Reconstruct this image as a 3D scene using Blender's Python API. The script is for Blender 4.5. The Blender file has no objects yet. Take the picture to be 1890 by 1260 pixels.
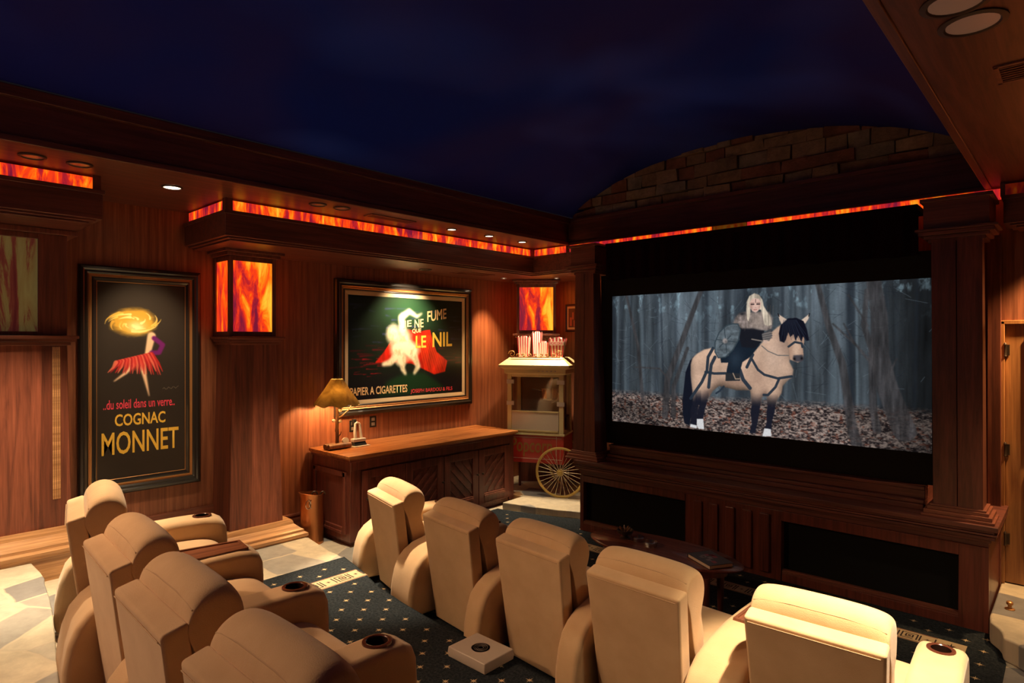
import bpy, bmesh, math, random
import numpy as np
from mathutils import Vector, Matrix

random.seed(7)
C = bpy.context.scene.collection
R = math.radians
scn = bpy.context.scene

# ------------------------------------------------------------------ camera, world, exposure
cam = bpy.data.cameras.new('camera')
cam.sensor_width = 36.0
cam.lens = 36.0 * 1141.0 / 1890.0
cam.clip_start = 0.05
cam_o = bpy.data.objects.new('camera', cam)
C.objects.link(cam_o)
cam_o.location = (0, 0, 2.05)
cam_o.rotation_euler = (R(90), 0, R(42.76))
scn.camera = cam_o
scn.view_settings.view_transform = 'Standard'
scn.view_settings.look = 'None'
scn.view_settings.gamma = 1.0
scn.view_settings.use_curve_mapping = False
scn.view_settings.exposure = 0.0
w = bpy.data.worlds.new('world')
scn.world = w
w.use_nodes = True
w.node_tree.nodes['Background'].inputs[0].default_value = (0.02, 0.015, 0.02, 1)
w.node_tree.nodes['Background'].inputs[1].default_value = 0.3

WARM = (1.0, 0.75, 0.46)
DEEP = (1.0, 0.60, 0.26)

def spot(loc, target, power, deg=70, blend=0.6, col=WARM, size=0.05):
    l = bpy.data.lights.new('can_or_fill_spot', 'SPOT')
    l.energy = power
    l.color = col
    l.spot_size = R(deg)
    l.spot_blend = blend
    l.shadow_soft_size = size
    o = bpy.data.objects.new('can_or_fill_spot', l)
    C.objects.link(o)
    o.location = loc
    o.rotation_euler = (Vector(target) - Vector(loc)).to_track_quat('-Z', 'Y').to_euler()
    return o

def point(loc, power, col=WARM, size=0.05):  # serves the table lamp's bulb and the added ambient fill
    l = bpy.data.lights.new('bulb', 'POINT')
    l.energy = power
    l.color = col
    l.shadow_soft_size = size
    o = bpy.data.objects.new('bulb', l)
    C.objects.link(o)
    o.location = loc
    return o

# cans in the upper left soffit
spot((-5.16, 1.72, 3.225), (-6.1, 1.80, 1.85), 240, 46, 0.9)                      # tall poster
spot((-4.95, 0.823, 3.225), (-5.30, 0.85, 0.4), 520, 56, 0.8)                     # stone platform, skirting
spot((-4.95, 1.077, 3.225), (-4.45, 1.15, 0.9), 420, 52, 0.8)
spot((-4.88, 2.795, 3.225), (-5.15, 2.75, 0.15), 420, 46, 0.8)                    # stone by the pilaster
spot((-4.86, 3.02, 3.225), (-4.25, 3.02, 0.7), 800, 34, 0.6)                      # first seat of the front row
spot((-4.92, 4.38, 3.225), (-5.35, 4.35, 0.3), 60, 55, 0.8)
spot((-4.916, 4.937, 3.225), (-5.2, 4.95, 0.2), 60, 55, 0.8)
spot((-4.92, 5.5, 3.225), (-4.7, 5.5, 0.0), 140, 50, 0.8)
# cans in the lower soffit
spot((-5.70, 4.66, 2.885), (-6.1, 4.66, 2.1), 260, 95, 0.95)                      # picture over the credenza
spot((-5.71, 6.01, 2.885), (-5.98, 6.0, 1.9), 230, 62, 0.9, DEEP)                 # scallop beside the corner lantern
spot((-5.12, 6.08, 2.885), (-5.15, 6.22, 1.2), 330, 70, 0.9)                        # popcorn cart
# cans in the right soffit
spot((-0.305, 2.863, 3.225), (-0.66, 3.0, 0.5), 1150, 40, 0.55)
spot((-0.328, 2.646, 3.225), (-1.20, 2.85, 0.5), 110, 50, 0.8)
spot((0.10, 6.02, 2.885), (-0.15, 6.2, 1.9), 330, 80, 0.9, DEEP)                   # door
spot((0.25, 4.6, 3.225), (-0.2, 5.0, 0.1), 75, 60, 0.9)
# added fill: two unseen spots at the left soffit, one ambient point behind the camera
spot((-4.93, 0.25, 3.225), (-2.55, 2.75, 0.50), 330, 58, 0.9, (1.0, 0.60, 0.31), 0.10)
spot((-4.93, -1.1, 3.225), (-2.35, 0.75, 1.0), 620, 60, 0.9, (1.0, 0.61, 0.34), 0.10)
point((-2.6, -2.2, 2.7), 13, (1.0, 0.66, 0.62), 0.25)

# ------------------------------------------------------------------ node helpers
def newmat(name):
    m = bpy.data.materials.new(name)
    m.use_nodes = True
    nt = m.node_tree
    return m, nt, nt.nodes['Principled BSDF']

def plain(name, col, rough=0.5, metal=0.0, spec=0.5, coat=0.0, emit=None, es=1.0, sheen=0.0):
    m, nt, p = newmat(name)
    p.inputs['Base Color'].default_value = (*col, 1)
    p.inputs['Roughness'].default_value = rough
    p.inputs['Metallic'].default_value = metal
    p.inputs['Specular IOR Level'].default_value = spec
    p.inputs['Coat Weight'].default_value = coat
    p.inputs['Sheen Weight'].default_value = sheen
    if emit:
        p.inputs['Emission Color'].default_value = (*emit, 1)
        p.inputs['Emission Strength'].default_value = es
    return m

def coords(nt, scale=(1, 1, 1), kind='Object'):
    tc = nt.nodes.new('ShaderNodeTexCoord')
    mp = nt.nodes.new('ShaderNodeMapping')
    mp.inputs['Scale'].default_value = scale
    nt.links.new(tc.outputs[kind], mp.inputs[0])
    return mp.outputs[0]

def noise(nt, vec, scale=5, detail=4, rough=0.5, dist=0.0):
    n = nt.nodes.new('ShaderNodeTexNoise')
    n.inputs['Scale'].default_value = scale
    n.inputs['Detail'].default_value = detail
    n.inputs['Roughness'].default_value = rough
    n.inputs['Distortion'].default_value = dist
    nt.links.new(vec, n.inputs['Vector'])
    return n

def ramp(nt, fac, stops):
    r = nt.nodes.new('ShaderNodeValToRGB')
    els = r.color_ramp.elements
    while len(els) < len(stops):
        els.new(0.5)
    for e, (p, c) in zip(els, stops):
        e.position = p
        e.color = (*c, 1)
    nt.links.new(fac, r.inputs[0])
    return r.outputs[0]

def mix(nt, a, b, fac, mode='MIX'):
    n = nt.nodes.new('ShaderNodeMix')
    n.data_type = 'RGBA'
    n.blend_type = mode
    for s, v in ((n.inputs[0], fac), (n.inputs[6], a), (n.inputs[7], b)):
        if isinstance(v, (int, float)):
            s.default_value = v
        elif isinstance(v, tuple):
            s.default_value = (*v, 1)
        else:
            nt.links.new(v, s)
    return n.outputs[2]

def bump(nt, p, h, strength=0.2, dist=0.01):
    b = nt.nodes.new('ShaderNodeBump')
    b.inputs['Strength'].default_value = strength
    b.inputs['Distance'].default_value = dist
    nt.links.new(h, b.inputs['Height'])
    nt.links.new(b.outputs[0], p.inputs['Normal'])

def wood(name, axis, tone=(0.25, 0.078, 0.046), dark=(0.12, 0.034, 0.024), boards=0.0, rough=0.42, reed=0.0, kind='Object'):
    m, nt, p = newmat(name)
    sc = [14.0, 14.0, 14.0]
    sc['xyz'.index(axis)] = 0.9
    v = coords(nt, tuple(sc), kind)
    n1 = noise(nt, v, 1.6, 5, 0.6, 0.6)
    sc2 = [60.0, 60.0, 60.0]
    sc2['xyz'.index(axis)] = 1.5
    n2 = noise(nt, coords(nt, tuple(sc2), kind), 1.5, 3, 0.6)
    base = ramp(nt, n1.outputs[0], [(0.30, dark), (0.52, tone), (0.72, tuple(min(1, c * 1.35) for c in tone))])
    base = mix(nt, base, ramp(nt, n2.outputs[0], [(0.35, (0.55, 0.5, 0.48)), (0.65, (1, 1, 1))]), 0.6, 'MULTIPLY')
    if boards:
        tc = nt.nodes.new('ShaderNodeTexCoord')
        sep = nt.nodes.new('ShaderNodeSeparateXYZ')
        nt.links.new(tc.outputs[kind], sep.inputs[0])
        ad = nt.nodes.new('ShaderNodeMath')
        others = [k for k in 'XYZ' if k.lower() != axis]
        nt.links.new(sep.outputs[others[0]], ad.inputs[0])
        nt.links.new(sep.outputs[others[1]] if axis == 'z' else sep.outputs[others[1]], ad.inputs[1])
        dv = nt.nodes.new('ShaderNodeMath'); dv.operation = 'DIVIDE'
        nt.links.new(ad.outputs[0], dv.inputs[0]); dv.inputs[1].default_value = boards
        fl = nt.nodes.new('ShaderNodeMath'); fl.operation = 'FLOOR'
        nt.links.new(dv.outputs[0], fl.inputs[0])
        wn = nt.nodes.new('ShaderNodeTexWhiteNoise'); wn.noise_dimensions = '1D'
        nt.links.new(fl.outputs[0], wn.inputs['W'])
        base = mix(nt, base, ramp(nt, wn.outputs[0], [(0.0, (0.62, 0.55, 0.52)), (1.0, (1.25, 1.2, 1.12))]), 0.8, 'MULTIPLY')
    if reed:
        wv = nt.nodes.new('ShaderNodeTexWave')
        wv.bands_direction = 'DIAGONAL' if axis == 'z' else 'Y'
        wv.inputs['Scale'].default_value = reed
        nt.links.new(coords(nt, (1, 1, 0.0), kind), wv.inputs['Vector'])
        base = mix(nt, base, ramp(nt, wv.outputs['Fac'], [(0.1, (0.72, 0.68, 0.66)), (0.35, (1, 1, 1))]), 0.7, 'MULTIPLY')
        bump(nt, p, wv.outputs['Fac'], 0.25, 0.004)
    else:
        bump(nt, p, n2.outputs[0], 0.08, 0.003)
    nt.links.new(base, p.inputs['Base Color'])
    p.inputs['Roughness'].default_value = rough
    p.inputs['Coat Weight'].default_value = 0.15
    p.inputs['Coat Roughness'].default_value = 0.3
    return m

def fabric(name, col, col2, wrinkle=0.0):
    m, nt, p = newmat(name)
    v = coords(nt)
    n1 = noise(nt, v, 5, 3, 0.55)
    n2 = noise(nt, v, 220, 2, 0.5)
    base = ramp(nt, n1.outputs[0], [(0.3, col2), (0.65, col)])
    nt.links.new(base, p.inputs['Base Color'])
    p.inputs['Roughness'].default_value = 0.85
    p.inputs['Specular IOR Level'].default_value = 0.2
    p.inputs['Sheen Weight'].default_value = 0.25
    p.inputs['Sheen Roughness'].default_value = 0.5
    ad = nt.nodes.new('ShaderNodeMath')
    ad.operation = 'MULTIPLY_ADD'
    if wrinkle:
        wv = noise(nt, coords(nt, (16, 3.5, 3.5)), 1.0, 3, 0.55, 0.5)
        nt.links.new(wv.outputs[0], ad.inputs[0])
        ad.inputs[1].default_value = 6.0 * wrinkle
    else:
        nt.links.new(n1.outputs[0], ad.inputs[0])
        ad.inputs[1].default_value = 1.0
    nt.links.new(n2.outputs[0], ad.inputs[2])
    bump(nt, p, ad.outputs[0], 0.15 if wrinkle else 0.16, 0.012 if wrinkle else 0.006)
    return m

def flagstone(name, scale=2.5, seed=0.0):
    m, nt, p = newmat(name)
    mp = coords(nt, (1, 1, 0.001))
    nd = noise(nt, mp, 2.2, 3, 0.5)
    warp = mix(nt, mp, nd.outputs['Color'], 0.12, 'ADD')
    v1 = nt.nodes.new('ShaderNodeTexVoronoi'); v1.feature = 'DISTANCE_TO_EDGE'
    v2 = nt.nodes.new('ShaderNodeTexVoronoi'); v2.feature = 'F1'
    for q in (v1, v2):
        q.voronoi_dimensions = '2D'
        q.inputs['Scale'].default_value = scale
        q.inputs['Randomness'].default_value = 0.85
        nt.links.new(warp, q.inputs['Vector'])
    sep = nt.nodes.new('ShaderNodeSeparateColor')
    nt.links.new(v2.outputs['Color'], sep.inputs[0])
    tone = ramp(nt, sep.outputs[1], [(0.0, (0.60, 0.54, 0.43)), (0.22, (0.54, 0.50, 0.42)), (0.42, (0.64, 0.57, 0.44)),
                                     (0.58, (0.24, 0.24, 0.25)), (0.70, (0.50, 0.30, 0.15)), (0.80, (0.36, 0.35, 0.33))])
    tone.node.color_ramp.interpolation = 'CONSTANT'
    n3 = noise(nt, mp, 9, 6, 0.65)
    tone = mix(nt, tone, ramp(nt, n3.outputs[0], [(0.3, (0.72, 0.70, 0.68)), (0.65, (1.08, 1.05, 1.0))]), 0.8, 'MULTIPLY')
    grout = ramp(nt, v1.outputs['Distance'], [(0.012, (0, 0, 0)), (0.035, (1, 1, 1))])
    sg = nt.nodes.new('ShaderNodeSeparateColor')
    nt.links.new(grout, sg.inputs[0])
    base = mix(nt, (0.58, 0.50, 0.38), tone, sg.outputs[0])
    nt.links.new(base, p.inputs['Base Color'])
    p.inputs['Roughness'].default_value = 0.5
    ad = nt.nodes.new('ShaderNodeMath'); ad.operation = 'MULTIPLY_ADD'
    nt.links.new(n3.outputs[0], ad.inputs[0]); ad.inputs[1].default_value = 0.6
    nt.links.new(sg.outputs[0], ad.inputs[2])
    bump(nt, p, ad.outputs[0], 0.25, 0.012)
    return m

def fire_glass(name, strength, across=7.0, along=2.4, lit=True, shift=0.0, bias=0.0):
    m, nt, p = newmat(name)
    tc = nt.nodes.new('ShaderNodeTexCoord')
    mp = nt.nodes.new('ShaderNodeMapping')
    mp.inputs['Location'].default_value = (shift, shift * 1.3, shift * 0.7)
    mp.inputs['Scale'].default_value = (across, across, along)
    nt.links.new(tc.outputs['Object'], mp.inputs[0])
    n1 = noise(nt, mp.outputs[0], 1.1, 6, 0.66, 0.7)
    mp2 = nt.nodes.new('ShaderNodeMapping')
    mp2.inputs['Scale'].default_value = (across * 0.35, across * 0.35, along * 0.4)
    mp2.inputs['Location'].default_value = (3.1 + shift, 1.2, 0.4)
    nt.links.new(tc.outputs['Object'], mp2.inputs[0])
    n2 = noise(nt, mp2.outputs[0], 1.0, 2, 0.5)
    ad = nt.nodes.new('ShaderNodeMath'); ad.operation = 'MULTIPLY_ADD'
    nt.links.new(n2.outputs[0], ad.inputs[0]); ad.inputs[1].default_value = 0.55 - bias
    nt.links.new(n1.outputs[0], ad.inputs[2])
    if lit:
        col = ramp(nt, ad.outputs[0], [(0.58, (0.14, 0.006, 0.026)), (0.67, (0.42, 0.012, 0.014)), (0.75, (0.80, 0.045, 0.004)), (0.83, (0.92, 0.19, 0.006)), (0.94, (1.0, 0.45, 0.03))])
        nt.links.new(col, p.inputs['Emission Color'])
        p.inputs['Emission Strength'].default_value = strength
        p.inputs['Base Color'].default_value = (0.15, 0.04, 0.02, 1)
    else:
        col = ramp(nt, ad.outputs[0], [(0.70, (0.20, 0.035, 0.035)), (0.79, (0.30, 0.08, 0.05)), (0.83, (0.36, 0.27, 0.09)), (0.95, (0.42, 0.36, 0.13))])
        nt.links.new(col, p.inputs['Base Color'])
        nt.links.new(col, p.inputs['Emission Color'])
        p.inputs['Emission Strength'].default_value = strength
    p.inputs['Roughness'].default_value = 0.25
    return m

M = {}
M['wood_z'] = wood('red_brown_panelling', 'z', boards=0.17)
M['wood_x'] = wood('red_brown_moulding_across', 'x')
M['wood_y'] = wood('red_brown_moulding_along', 'y')
M['wood_reed'] = wood('fine_reeded_panelling', 'z', tone=(0.32, 0.112, 0.055), dark=(0.23, 0.074, 0.038), reed=9.0)
M['wood_column'] = wood('shade_toned_column_wood', 'z', tone=(0.18, 0.056, 0.038), dark=(0.095, 0.029, 0.021), boards=0.17)  # darker copy of the panelling wood, shade put into its colour
M['wood_soffit'] = wood('shade_toned_soffit_wood', 'y', tone=(0.17, 0.052, 0.036), dark=(0.085, 0.026, 0.020))  # red-brown wood darkened, the shade up there put into its colour
M['wood_soffit_x'] = wood('shade_toned_fascia_wood', 'x', tone=(0.17, 0.052, 0.036), dark=(0.085, 0.026, 0.020))  # same shade in the colour; also on capitals, ledge and back rail
M['wood_post'] = wood('red_brown_post', 'z', tone=(0.21, 0.065, 0.042), dark=(0.12, 0.034, 0.024))
M['wood_base'] = wood('honey_moulding', 'y', tone=(0.58, 0.31, 0.14), dark=(0.42, 0.20, 0.085), rough=0.22)
M['wood_top'] = wood('polished_honey_top', 'y', tone=(0.42, 0.16, 0.05), dark=(0.28, 0.09, 0.028), rough=0.22)
M['wood_cab'] = wood('dark_mahogany', 'z', tone=(0.18, 0.050, 0.034), dark=(0.09, 0.024, 0.018), rough=0.32)
M['wood_cab_y'] = wood('dark_mahogany_along', 'y', tone=(0.18, 0.050, 0.034), dark=(0.09, 0.024, 0.018), rough=0.32)
M['wood_door'] = wood('golden_door_wood', 'z', tone=(0.44, 0.20, 0.07), dark=(0.30, 0.12, 0.04), rough=0.35)
M['wood_cup'] = plain('cup_wood', (0.09, 0.027, 0.016), 0.22, coat=0.4)
M['wood_tray'] = wood('tray_wood', 'y', tone=(0.22, 0.08, 0.04), dark=(0.11, 0.036, 0.02), rough=0.25)
M['cup_in'] = plain('cup_inside', (0.02, 0.008, 0.006), 0.35)
M['suede'] = fabric('cream_suede', (0.67, 0.455, 0.265), (0.59, 0.385, 0.215))
M['suede_w'] = fabric('cream_suede_gathered', (0.67, 0.455, 0.265), (0.59, 0.385, 0.215), 0.55)
M['seam'] = plain('seam', (0.52, 0.34, 0.20), 0.8)
M['black'] = plain('black_plastic', (0.012, 0.012, 0.012), 0.45)
M['cloth_black'] = plain('black_speaker_cloth', (0.010, 0.011, 0.012), 0.9, spec=0.15)
M['velvet'] = plain('black_red_velvet', (0.012, 0.004, 0.006), 0.95, spec=0.05)
M['frame_black'] = plain('black_lacquer_frame', (0.022, 0.018, 0.016), 0.28, coat=0.4)
M['gold'] = plain('gold_leaf', (0.55, 0.27, 0.10), 0.35, 0.6)
M['cream_liner'] = plain('cream_liner', (0.62, 0.48, 0.30), 0.5)
M['flag'] = flagstone('flagstone_floor')
M['glass_band'] = fire_glass('fire_glass_band', 1.3, 11.0, 2.2, bias=0.11)
M['glass_lantern'] = fire_glass('fire_glass_lantern', 1.3, 7.0, 1.5, shift=4.3, bias=0.06)
M['glass_dim'] = fire_glass('fire_glass_unlit_band_glow', 0.10, 9.0, 2.2, shift=1.7)  # unlit panels given a faint glow in the material
M['glass_off'] = fire_glass('fire_glass_unlit_glow', 0.10, 6.0, 0.9, False, 2.6)  # unlit pane with a faint glow of its own colour added
M['bulb'] = plain('lit_bulb', (1, 0.9, 0.8), 0.4, emit=(1.0, 0.74, 0.48), es=9.0)
M['bulb_off'] = plain('unlit_bulb', (0.30, 0.24, 0.20), 0.25, 0.3)
M['chrome'] = plain('brushed_steel', (0.62, 0.58, 0.54), 0.22, 1.0)
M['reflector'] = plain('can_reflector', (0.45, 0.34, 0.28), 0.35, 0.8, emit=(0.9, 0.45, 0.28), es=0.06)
M['dark_trim'] = plain('dark_trim', (0.05, 0.025, 0.02), 0.5)
M['copper'] = plain('hammered_copper', (0.50, 0.20, 0.08), 0.28, 0.9)
M['bronze'] = plain('dark_bronze', (0.07, 0.045, 0.03), 0.4, 0.6)
M['cream_paint'] = plain('cream_enamel', (0.66, 0.57, 0.30), 0.35, coat=0.2)
M['white_panel'] = plain('white_enamel', (0.62, 0.55, 0.46), 0.4)
M['red_paint'] = plain('red_enamel', (0.42, 0.025, 0.018), 0.35, coat=0.3)
M['yellow_paint'] = plain('yellow_enamel', (0.52, 0.36, 0.10), 0.35)
M['spoke'] = plain('spoke_wire', (0.62, 0.52, 0.38), 0.35, 0.5)
M['letter_gold'] = plain('gold_lettering', (0.30, 0.15, 0.03), 0.4)
M['letter_yellow'] = plain('yellow_ink', (0.83, 0.50, 0.06), 0.6)
M['letter_pink'] = plain('pink_ink', (0.75, 0.05, 0.10), 0.6)
M['letter_cream'] = plain('cream_ink', (0.80, 0.56, 0.28), 0.6)
M['letter_red'] = plain('red_ink', (0.70, 0.05, 0.07), 0.6)
M['box_red'] = plain('carton_red', (0.55, 0.05, 0.06), 0.6)
M['box_white'] = plain('carton_white', (0.80, 0.72, 0.64), 0.6)
M['popcorn'] = plain('popcorn', (0.75, 0.62, 0.35), 0.8)
M['ivory'] = plain('ivory', (0.62, 0.52, 0.42), 0.5)
M['silver'] = plain('silver_grey', (0.55, 0.50, 0.46), 0.35, 0.3)
M['console'] = plain('console_white', (0.50, 0.42, 0.36), 0.5)
M['console_grey'] = plain('console_grille', (0.24, 0.19, 0.17), 0.6)
M['shade_lamp'] = None
M['bark'] = wood('bark', 'z', tone=(0.20, 0.09, 0.04), dark=(0.07, 0.03, 0.015))
M['paper'] = plain('page_paper', (0.55, 0.42, 0.33), 0.8)

def glass_mat(name, tint=(0.95, 0.93, 0.88), gl=0.10):
    m = bpy.data.materials.new(name)
    m.use_nodes = True
    nt = m.node_tree
    nt.nodes.clear()
    o = nt.nodes.new('ShaderNodeOutputMaterial')
    t = nt.nodes.new('ShaderNodeBsdfTransparent')
    t.inputs[0].default_value = (*tint, 1)
    g = nt.nodes.new('ShaderNodeBsdfGlossy')
    g.inputs['Roughness'].default_value = 0.05
    x = nt.nodes.new('ShaderNodeMixShader')
    x.inputs[0].default_value = gl
    nt.links.new(t.outputs[0], x.inputs[1])
    nt.links.new(g.outputs[0], x.inputs[2])
    nt.links.new(x.outputs[0], o.inputs[0])
    return m
M['pane'] = glass_mat('clear_pane')
M['crystal'] = glass_mat('cut_glass', (0.85, 0.82, 0.80), 0.35)

def lamp_shade_mat():
    m, nt, p = newmat('mica_lamp_shade')
    n = noise(nt, coords(nt), 9, 4, 0.6, 0.5)
    col = ramp(nt, n.outputs[0], [(0.3, (0.22, 0.15, 0.05)), (0.7, (0.52, 0.40, 0.17))])
    nt.links.new(col, p.inputs['Base Color'])
    p.inputs['Roughness'].default_value = 0.45
    tr = nt.nodes.new('ShaderNodeBsdfTranslucent')
    nt.links.new(col, tr.inputs[0])
    mx = nt.nodes.new('ShaderNodeMixShader')
    mx.inputs[0].default_value = 0.25
    nt.links.new(p.outputs[0], mx.inputs[1])
    nt.links.new(tr.outputs[0], mx.inputs[2])
    nt.links.new(mx.outputs[0], nt.nodes['Material Output'].inputs[0])
    return m
M['shade_lamp'] = lamp_shade_mat()

def sky_mural():
    m, nt, p = newmat('night_sky_mural')
    v = coords(nt)
    n1 = noise(nt, v, 0.42, 3, 0.5, 0.4)
    n2 = noise(nt, coords(nt, (1.0, 0.7, 1.0)), 0.62, 2, 0.45, 0.5)
    a = ramp(nt, n1.outputs[0], [(0.38, (0.006, 0.022, 0.32)), (0.62, (0.032, 0.028, 0.24))])
    b = ramp(nt, n2.outputs[0], [(0.50, (0, 0, 0)), (0.75, (0.03, 0.07, 0.45))])
    nt.links.new(mix(nt, a, b, 1.0, 'ADD'), p.inputs['Base Color'])
    p.inputs['Roughness'].default_value = 0.9
    p.inputs['Specular IOR Level'].default_value = 0.1
    return m
M['sky'] = sky_mural()

def painted(name, emit=0.0, rough=0.4, spec=0.4):
    m, nt, p = newmat(name)
    a = nt.nodes.new('ShaderNodeVertexColor')
    a.layer_name = 'Col'
    if emit:
        p.inputs['Base Color'].default_value = (0.01, 0.01, 0.01, 1)
        p.inputs['Specular IOR Level'].default_value = 0.0
        nt.links.new(a.outputs[0], p.inputs['Emission Color'])
        p.inputs['Emission Strength'].default_value = emit
    else:
        nt.links.new(a.outputs[0], p.inputs['Base Color'])
        p.inputs['Specular IOR Level'].default_value = spec
    p.inputs['Roughness'].default_value = rough
    return m

# ------------------------------------------------------------------ mesh helpers
class MB:
    def __init__(s):
        s.v = []; s.f = []; s.m = []; s.mi = 0
    def face(s, *idx):
        s.f.append(tuple(idx)); s.m.append(s.mi)
    def add(s, verts, faces):
        n = len(s.v)
        s.v += [tuple(p) for p in verts]
        for f in faces:
            s.face(*[n + i for i in f])
        return n
    def box(s, x0, x1, y0, y1, z0, z1):
        s.hexa([(x0, y0, z0), (x1, y0, z0), (x1, y1, z0), (x0, y1, z0)], [(x0, y0, z1), (x1, y0, z1), (x1, y1, z1), (x0, y1, z1)])
        return s
    def hexa(s, lo, hi):
        s.add(list(lo) + list(hi), [(3, 2, 1, 0), (4, 5, 6, 7), (0, 1, 5, 4), (1, 2, 6, 5), (2, 3, 7, 6), (3, 0, 4, 7)])
        return s
    def prism(s, poly, axis, a, b):
        def P(p, t):
            return {'x': (t, p[0], p[1]), 'y': (p[0], t, p[1]), 'z': (p[0], p[1], t)}[axis]
        n = len(poly)
        ar = sum(poly[i][0] * poly[(i + 1) % n][1] - poly[(i + 1) % n][0] * poly[i][1] for i in range(n))
        flip = (ar < 0) != (axis == 'y')
        if flip:
            poly = poly[::-1]
        vs = [P(p, a) for p in poly] + [P(p, b) for p in poly]
        fs = [tuple(range(n))[::-1], tuple(range(n, 2 * n))]
        fs += [(i, (i + 1) % n, n + (i + 1) % n, n + i) for i in range(n)]
        s.add(vs, fs)
        return s
    def loft(s, rings, cap=True):
        n = len(rings[0]); b = len(s.v)
        for r_ in rings:
            s.v += [tuple(p) for p in r_]
        for k in range(len(rings) - 1):
            for i in range(n):
                j = (i + 1) % n
                s.face(b + k * n + i, b + k * n + j, b + (k + 1) * n + j, b + (k + 1) * n + i)
        if cap:
            s.face(*[b + i for i in range(n)][::-1])
            s.face(*[b + (len(rings) - 1) * n + i for i in range(n)])
        return s
    def lathe(s, prof, c=(0, 0, 0), n=24, cap=True, sx=1.0, sy=1.0):
        rings = [[(c[0] + sx * r_ * math.cos(2 * math.pi * i / n), c[1] + sy * r_ * math.sin(2 * math.pi * i / n), c[2] + z) for i in range(n)] for r_, z in prof]
        return s.loft(rings, cap)
    def tube(s, pts, r_, n=8, closed=False):
        pts = [Vector(p) for p in pts]
        rs = r_ if isinstance(r_, (list, tuple)) else [r_] * len(pts)
        rings = []
        up = None
        for i, p in enumerate(pts):
            if closed:
                d = pts[(i + 1) % len(pts)] - pts[i - 1]
            else:
                d = pts[min(i + 1, len(pts) - 1)] - pts[max(i - 1, 0)]
            d.normalize()
            if up is None:
                up = Vector((0, 0, 1)) if abs(d.z) < 0.9 else Vector((1, 0, 0))
            u = (up - d * up.dot(d)).normalized()
            up = u
            v_ = d.cross(u)
            rings.append([p + (u * math.cos(2 * math.pi * k / n) + v_ * math.sin(2 * math.pi * k / n)) * rs[i] for k in range(n)])
        if closed:
            rings.append(rings[0])
        return s.loft(rings, not closed)
    def disc(s, c, r_, n=24, ax='z'):
        vs = [(c[0] + r_ * math.cos(2 * math.pi * i / n), c[1] + r_ * math.sin(2 * math.pi * i / n), c[2]) for i in range(n)]
        s.add(vs, [tuple(range(n))])
        return s
    def xf(s, mat, start=0):
        s.v[start:] = [tuple(mat @ Vector(p)) for p in s.v[start:]]
        return s

def link(name, me, parent=None, world=False):
    o = bpy.data.objects.new(name, me)
    C.objects.link(o)
    if parent is not None:
        o.parent = parent
        if world:
            me.transform(Matrix.Translation(-Vector(parent.location)))
    return o

def build(name, mb, mat, parent=None, world=False, bevel=0.0, seg=2, smooth=None, sub=0, ang=35):
    me = bpy.data.meshes.new(name)
    me.from_pydata(mb.v, [], mb.f)
    mats = mat if isinstance(mat, list) else [mat]
    for m in mats:
        me.materials.append(M[m] if isinstance(m, str) else m)
    me.polygons.foreach_set('material_index', mb.m)
    if smooth is None:
        smooth = bool(bevel) or bool(sub)
    if smooth:
        me.polygons.foreach_set('use_smooth', [True] * len(me.polygons))
    bm = bmesh.new(); bm.from_mesh(me)
    bmesh.ops.remove_doubles(bm, verts=bm.verts, dist=1e-6)
    bmesh.ops.recalc_face_normals(bm, faces=bm.faces)
    bm.to_mesh(me); bm.free()
    if smooth and not sub:
        me.set_sharp_from_angle(angle=R(ang))
    o = link(name, me, parent, world)
    if bevel:
        b = o.modifiers.new('bevel', 'BEVEL')
        b.width = bevel; b.segments = seg; b.limit_method = 'ANGLE'; b.angle_limit = R(28)
        b.harden_normals = True
    if sub:
        b = o.modifiers.new('sub', 'SUBSURF')
        b.levels = sub; b.render_levels = sub
    return o

def thing(name, label, cat, loc=(0, 0, 0), rz=0.0, group=None):
    o = bpy.data.objects.new(name, None)
    o.empty_display_size = 0.1
    C.objects.link(o)
    o.location = loc
    o.rotation_euler = (0, 0, rz)
    return tag(o, label, cat, group)

def tag(o, label, cat, group=None):
    o['label'] = label; o['category'] = cat; o['kind'] = 'thing'
    if group:
        o['group'] = group
    return o

def struct(name, mb, mat, label=None, **k):
    o = build(name, mb, mat, **k)
    o['kind'] = 'structure'
    if label:
        o['label'] = label
    return o

def text_mesh(name, s, mat, parent, place, thick=0.0006, offset=0.018, shear=0.0):
    """place(u, v) -> point; u, v in 0..1 of the lettering's own box; third value is the height off the face"""
    cu = bpy.data.curves.new(name, 'FONT')
    cu.body = s
    cu.offset = offset
    cu.shear = shear
    cu.resolution_u = 3
    t = bpy.data.objects.new(name, cu)
    C.objects.link(t)
    dg = bpy.context.evaluated_depsgraph_get()
    dg.update()
    me = bpy.data.meshes.new_from_object(t.evaluated_get(dg))
    bpy.data.objects.remove(t)
    co = np.array([v.co[:] for v in me.vertices])
    lo, hi = co.min(0), co.max(0)
    for v in me.vertices:
        v.co = place((v.co.x - lo[0]) / (hi[0] - lo[0]), (v.co.y - lo[1]) / (hi[1] - lo[1]))
    me.materials.clear()
    me.materials.append(M[mat])
    me.name = name
    return link(name, me, parent, True)

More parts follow.
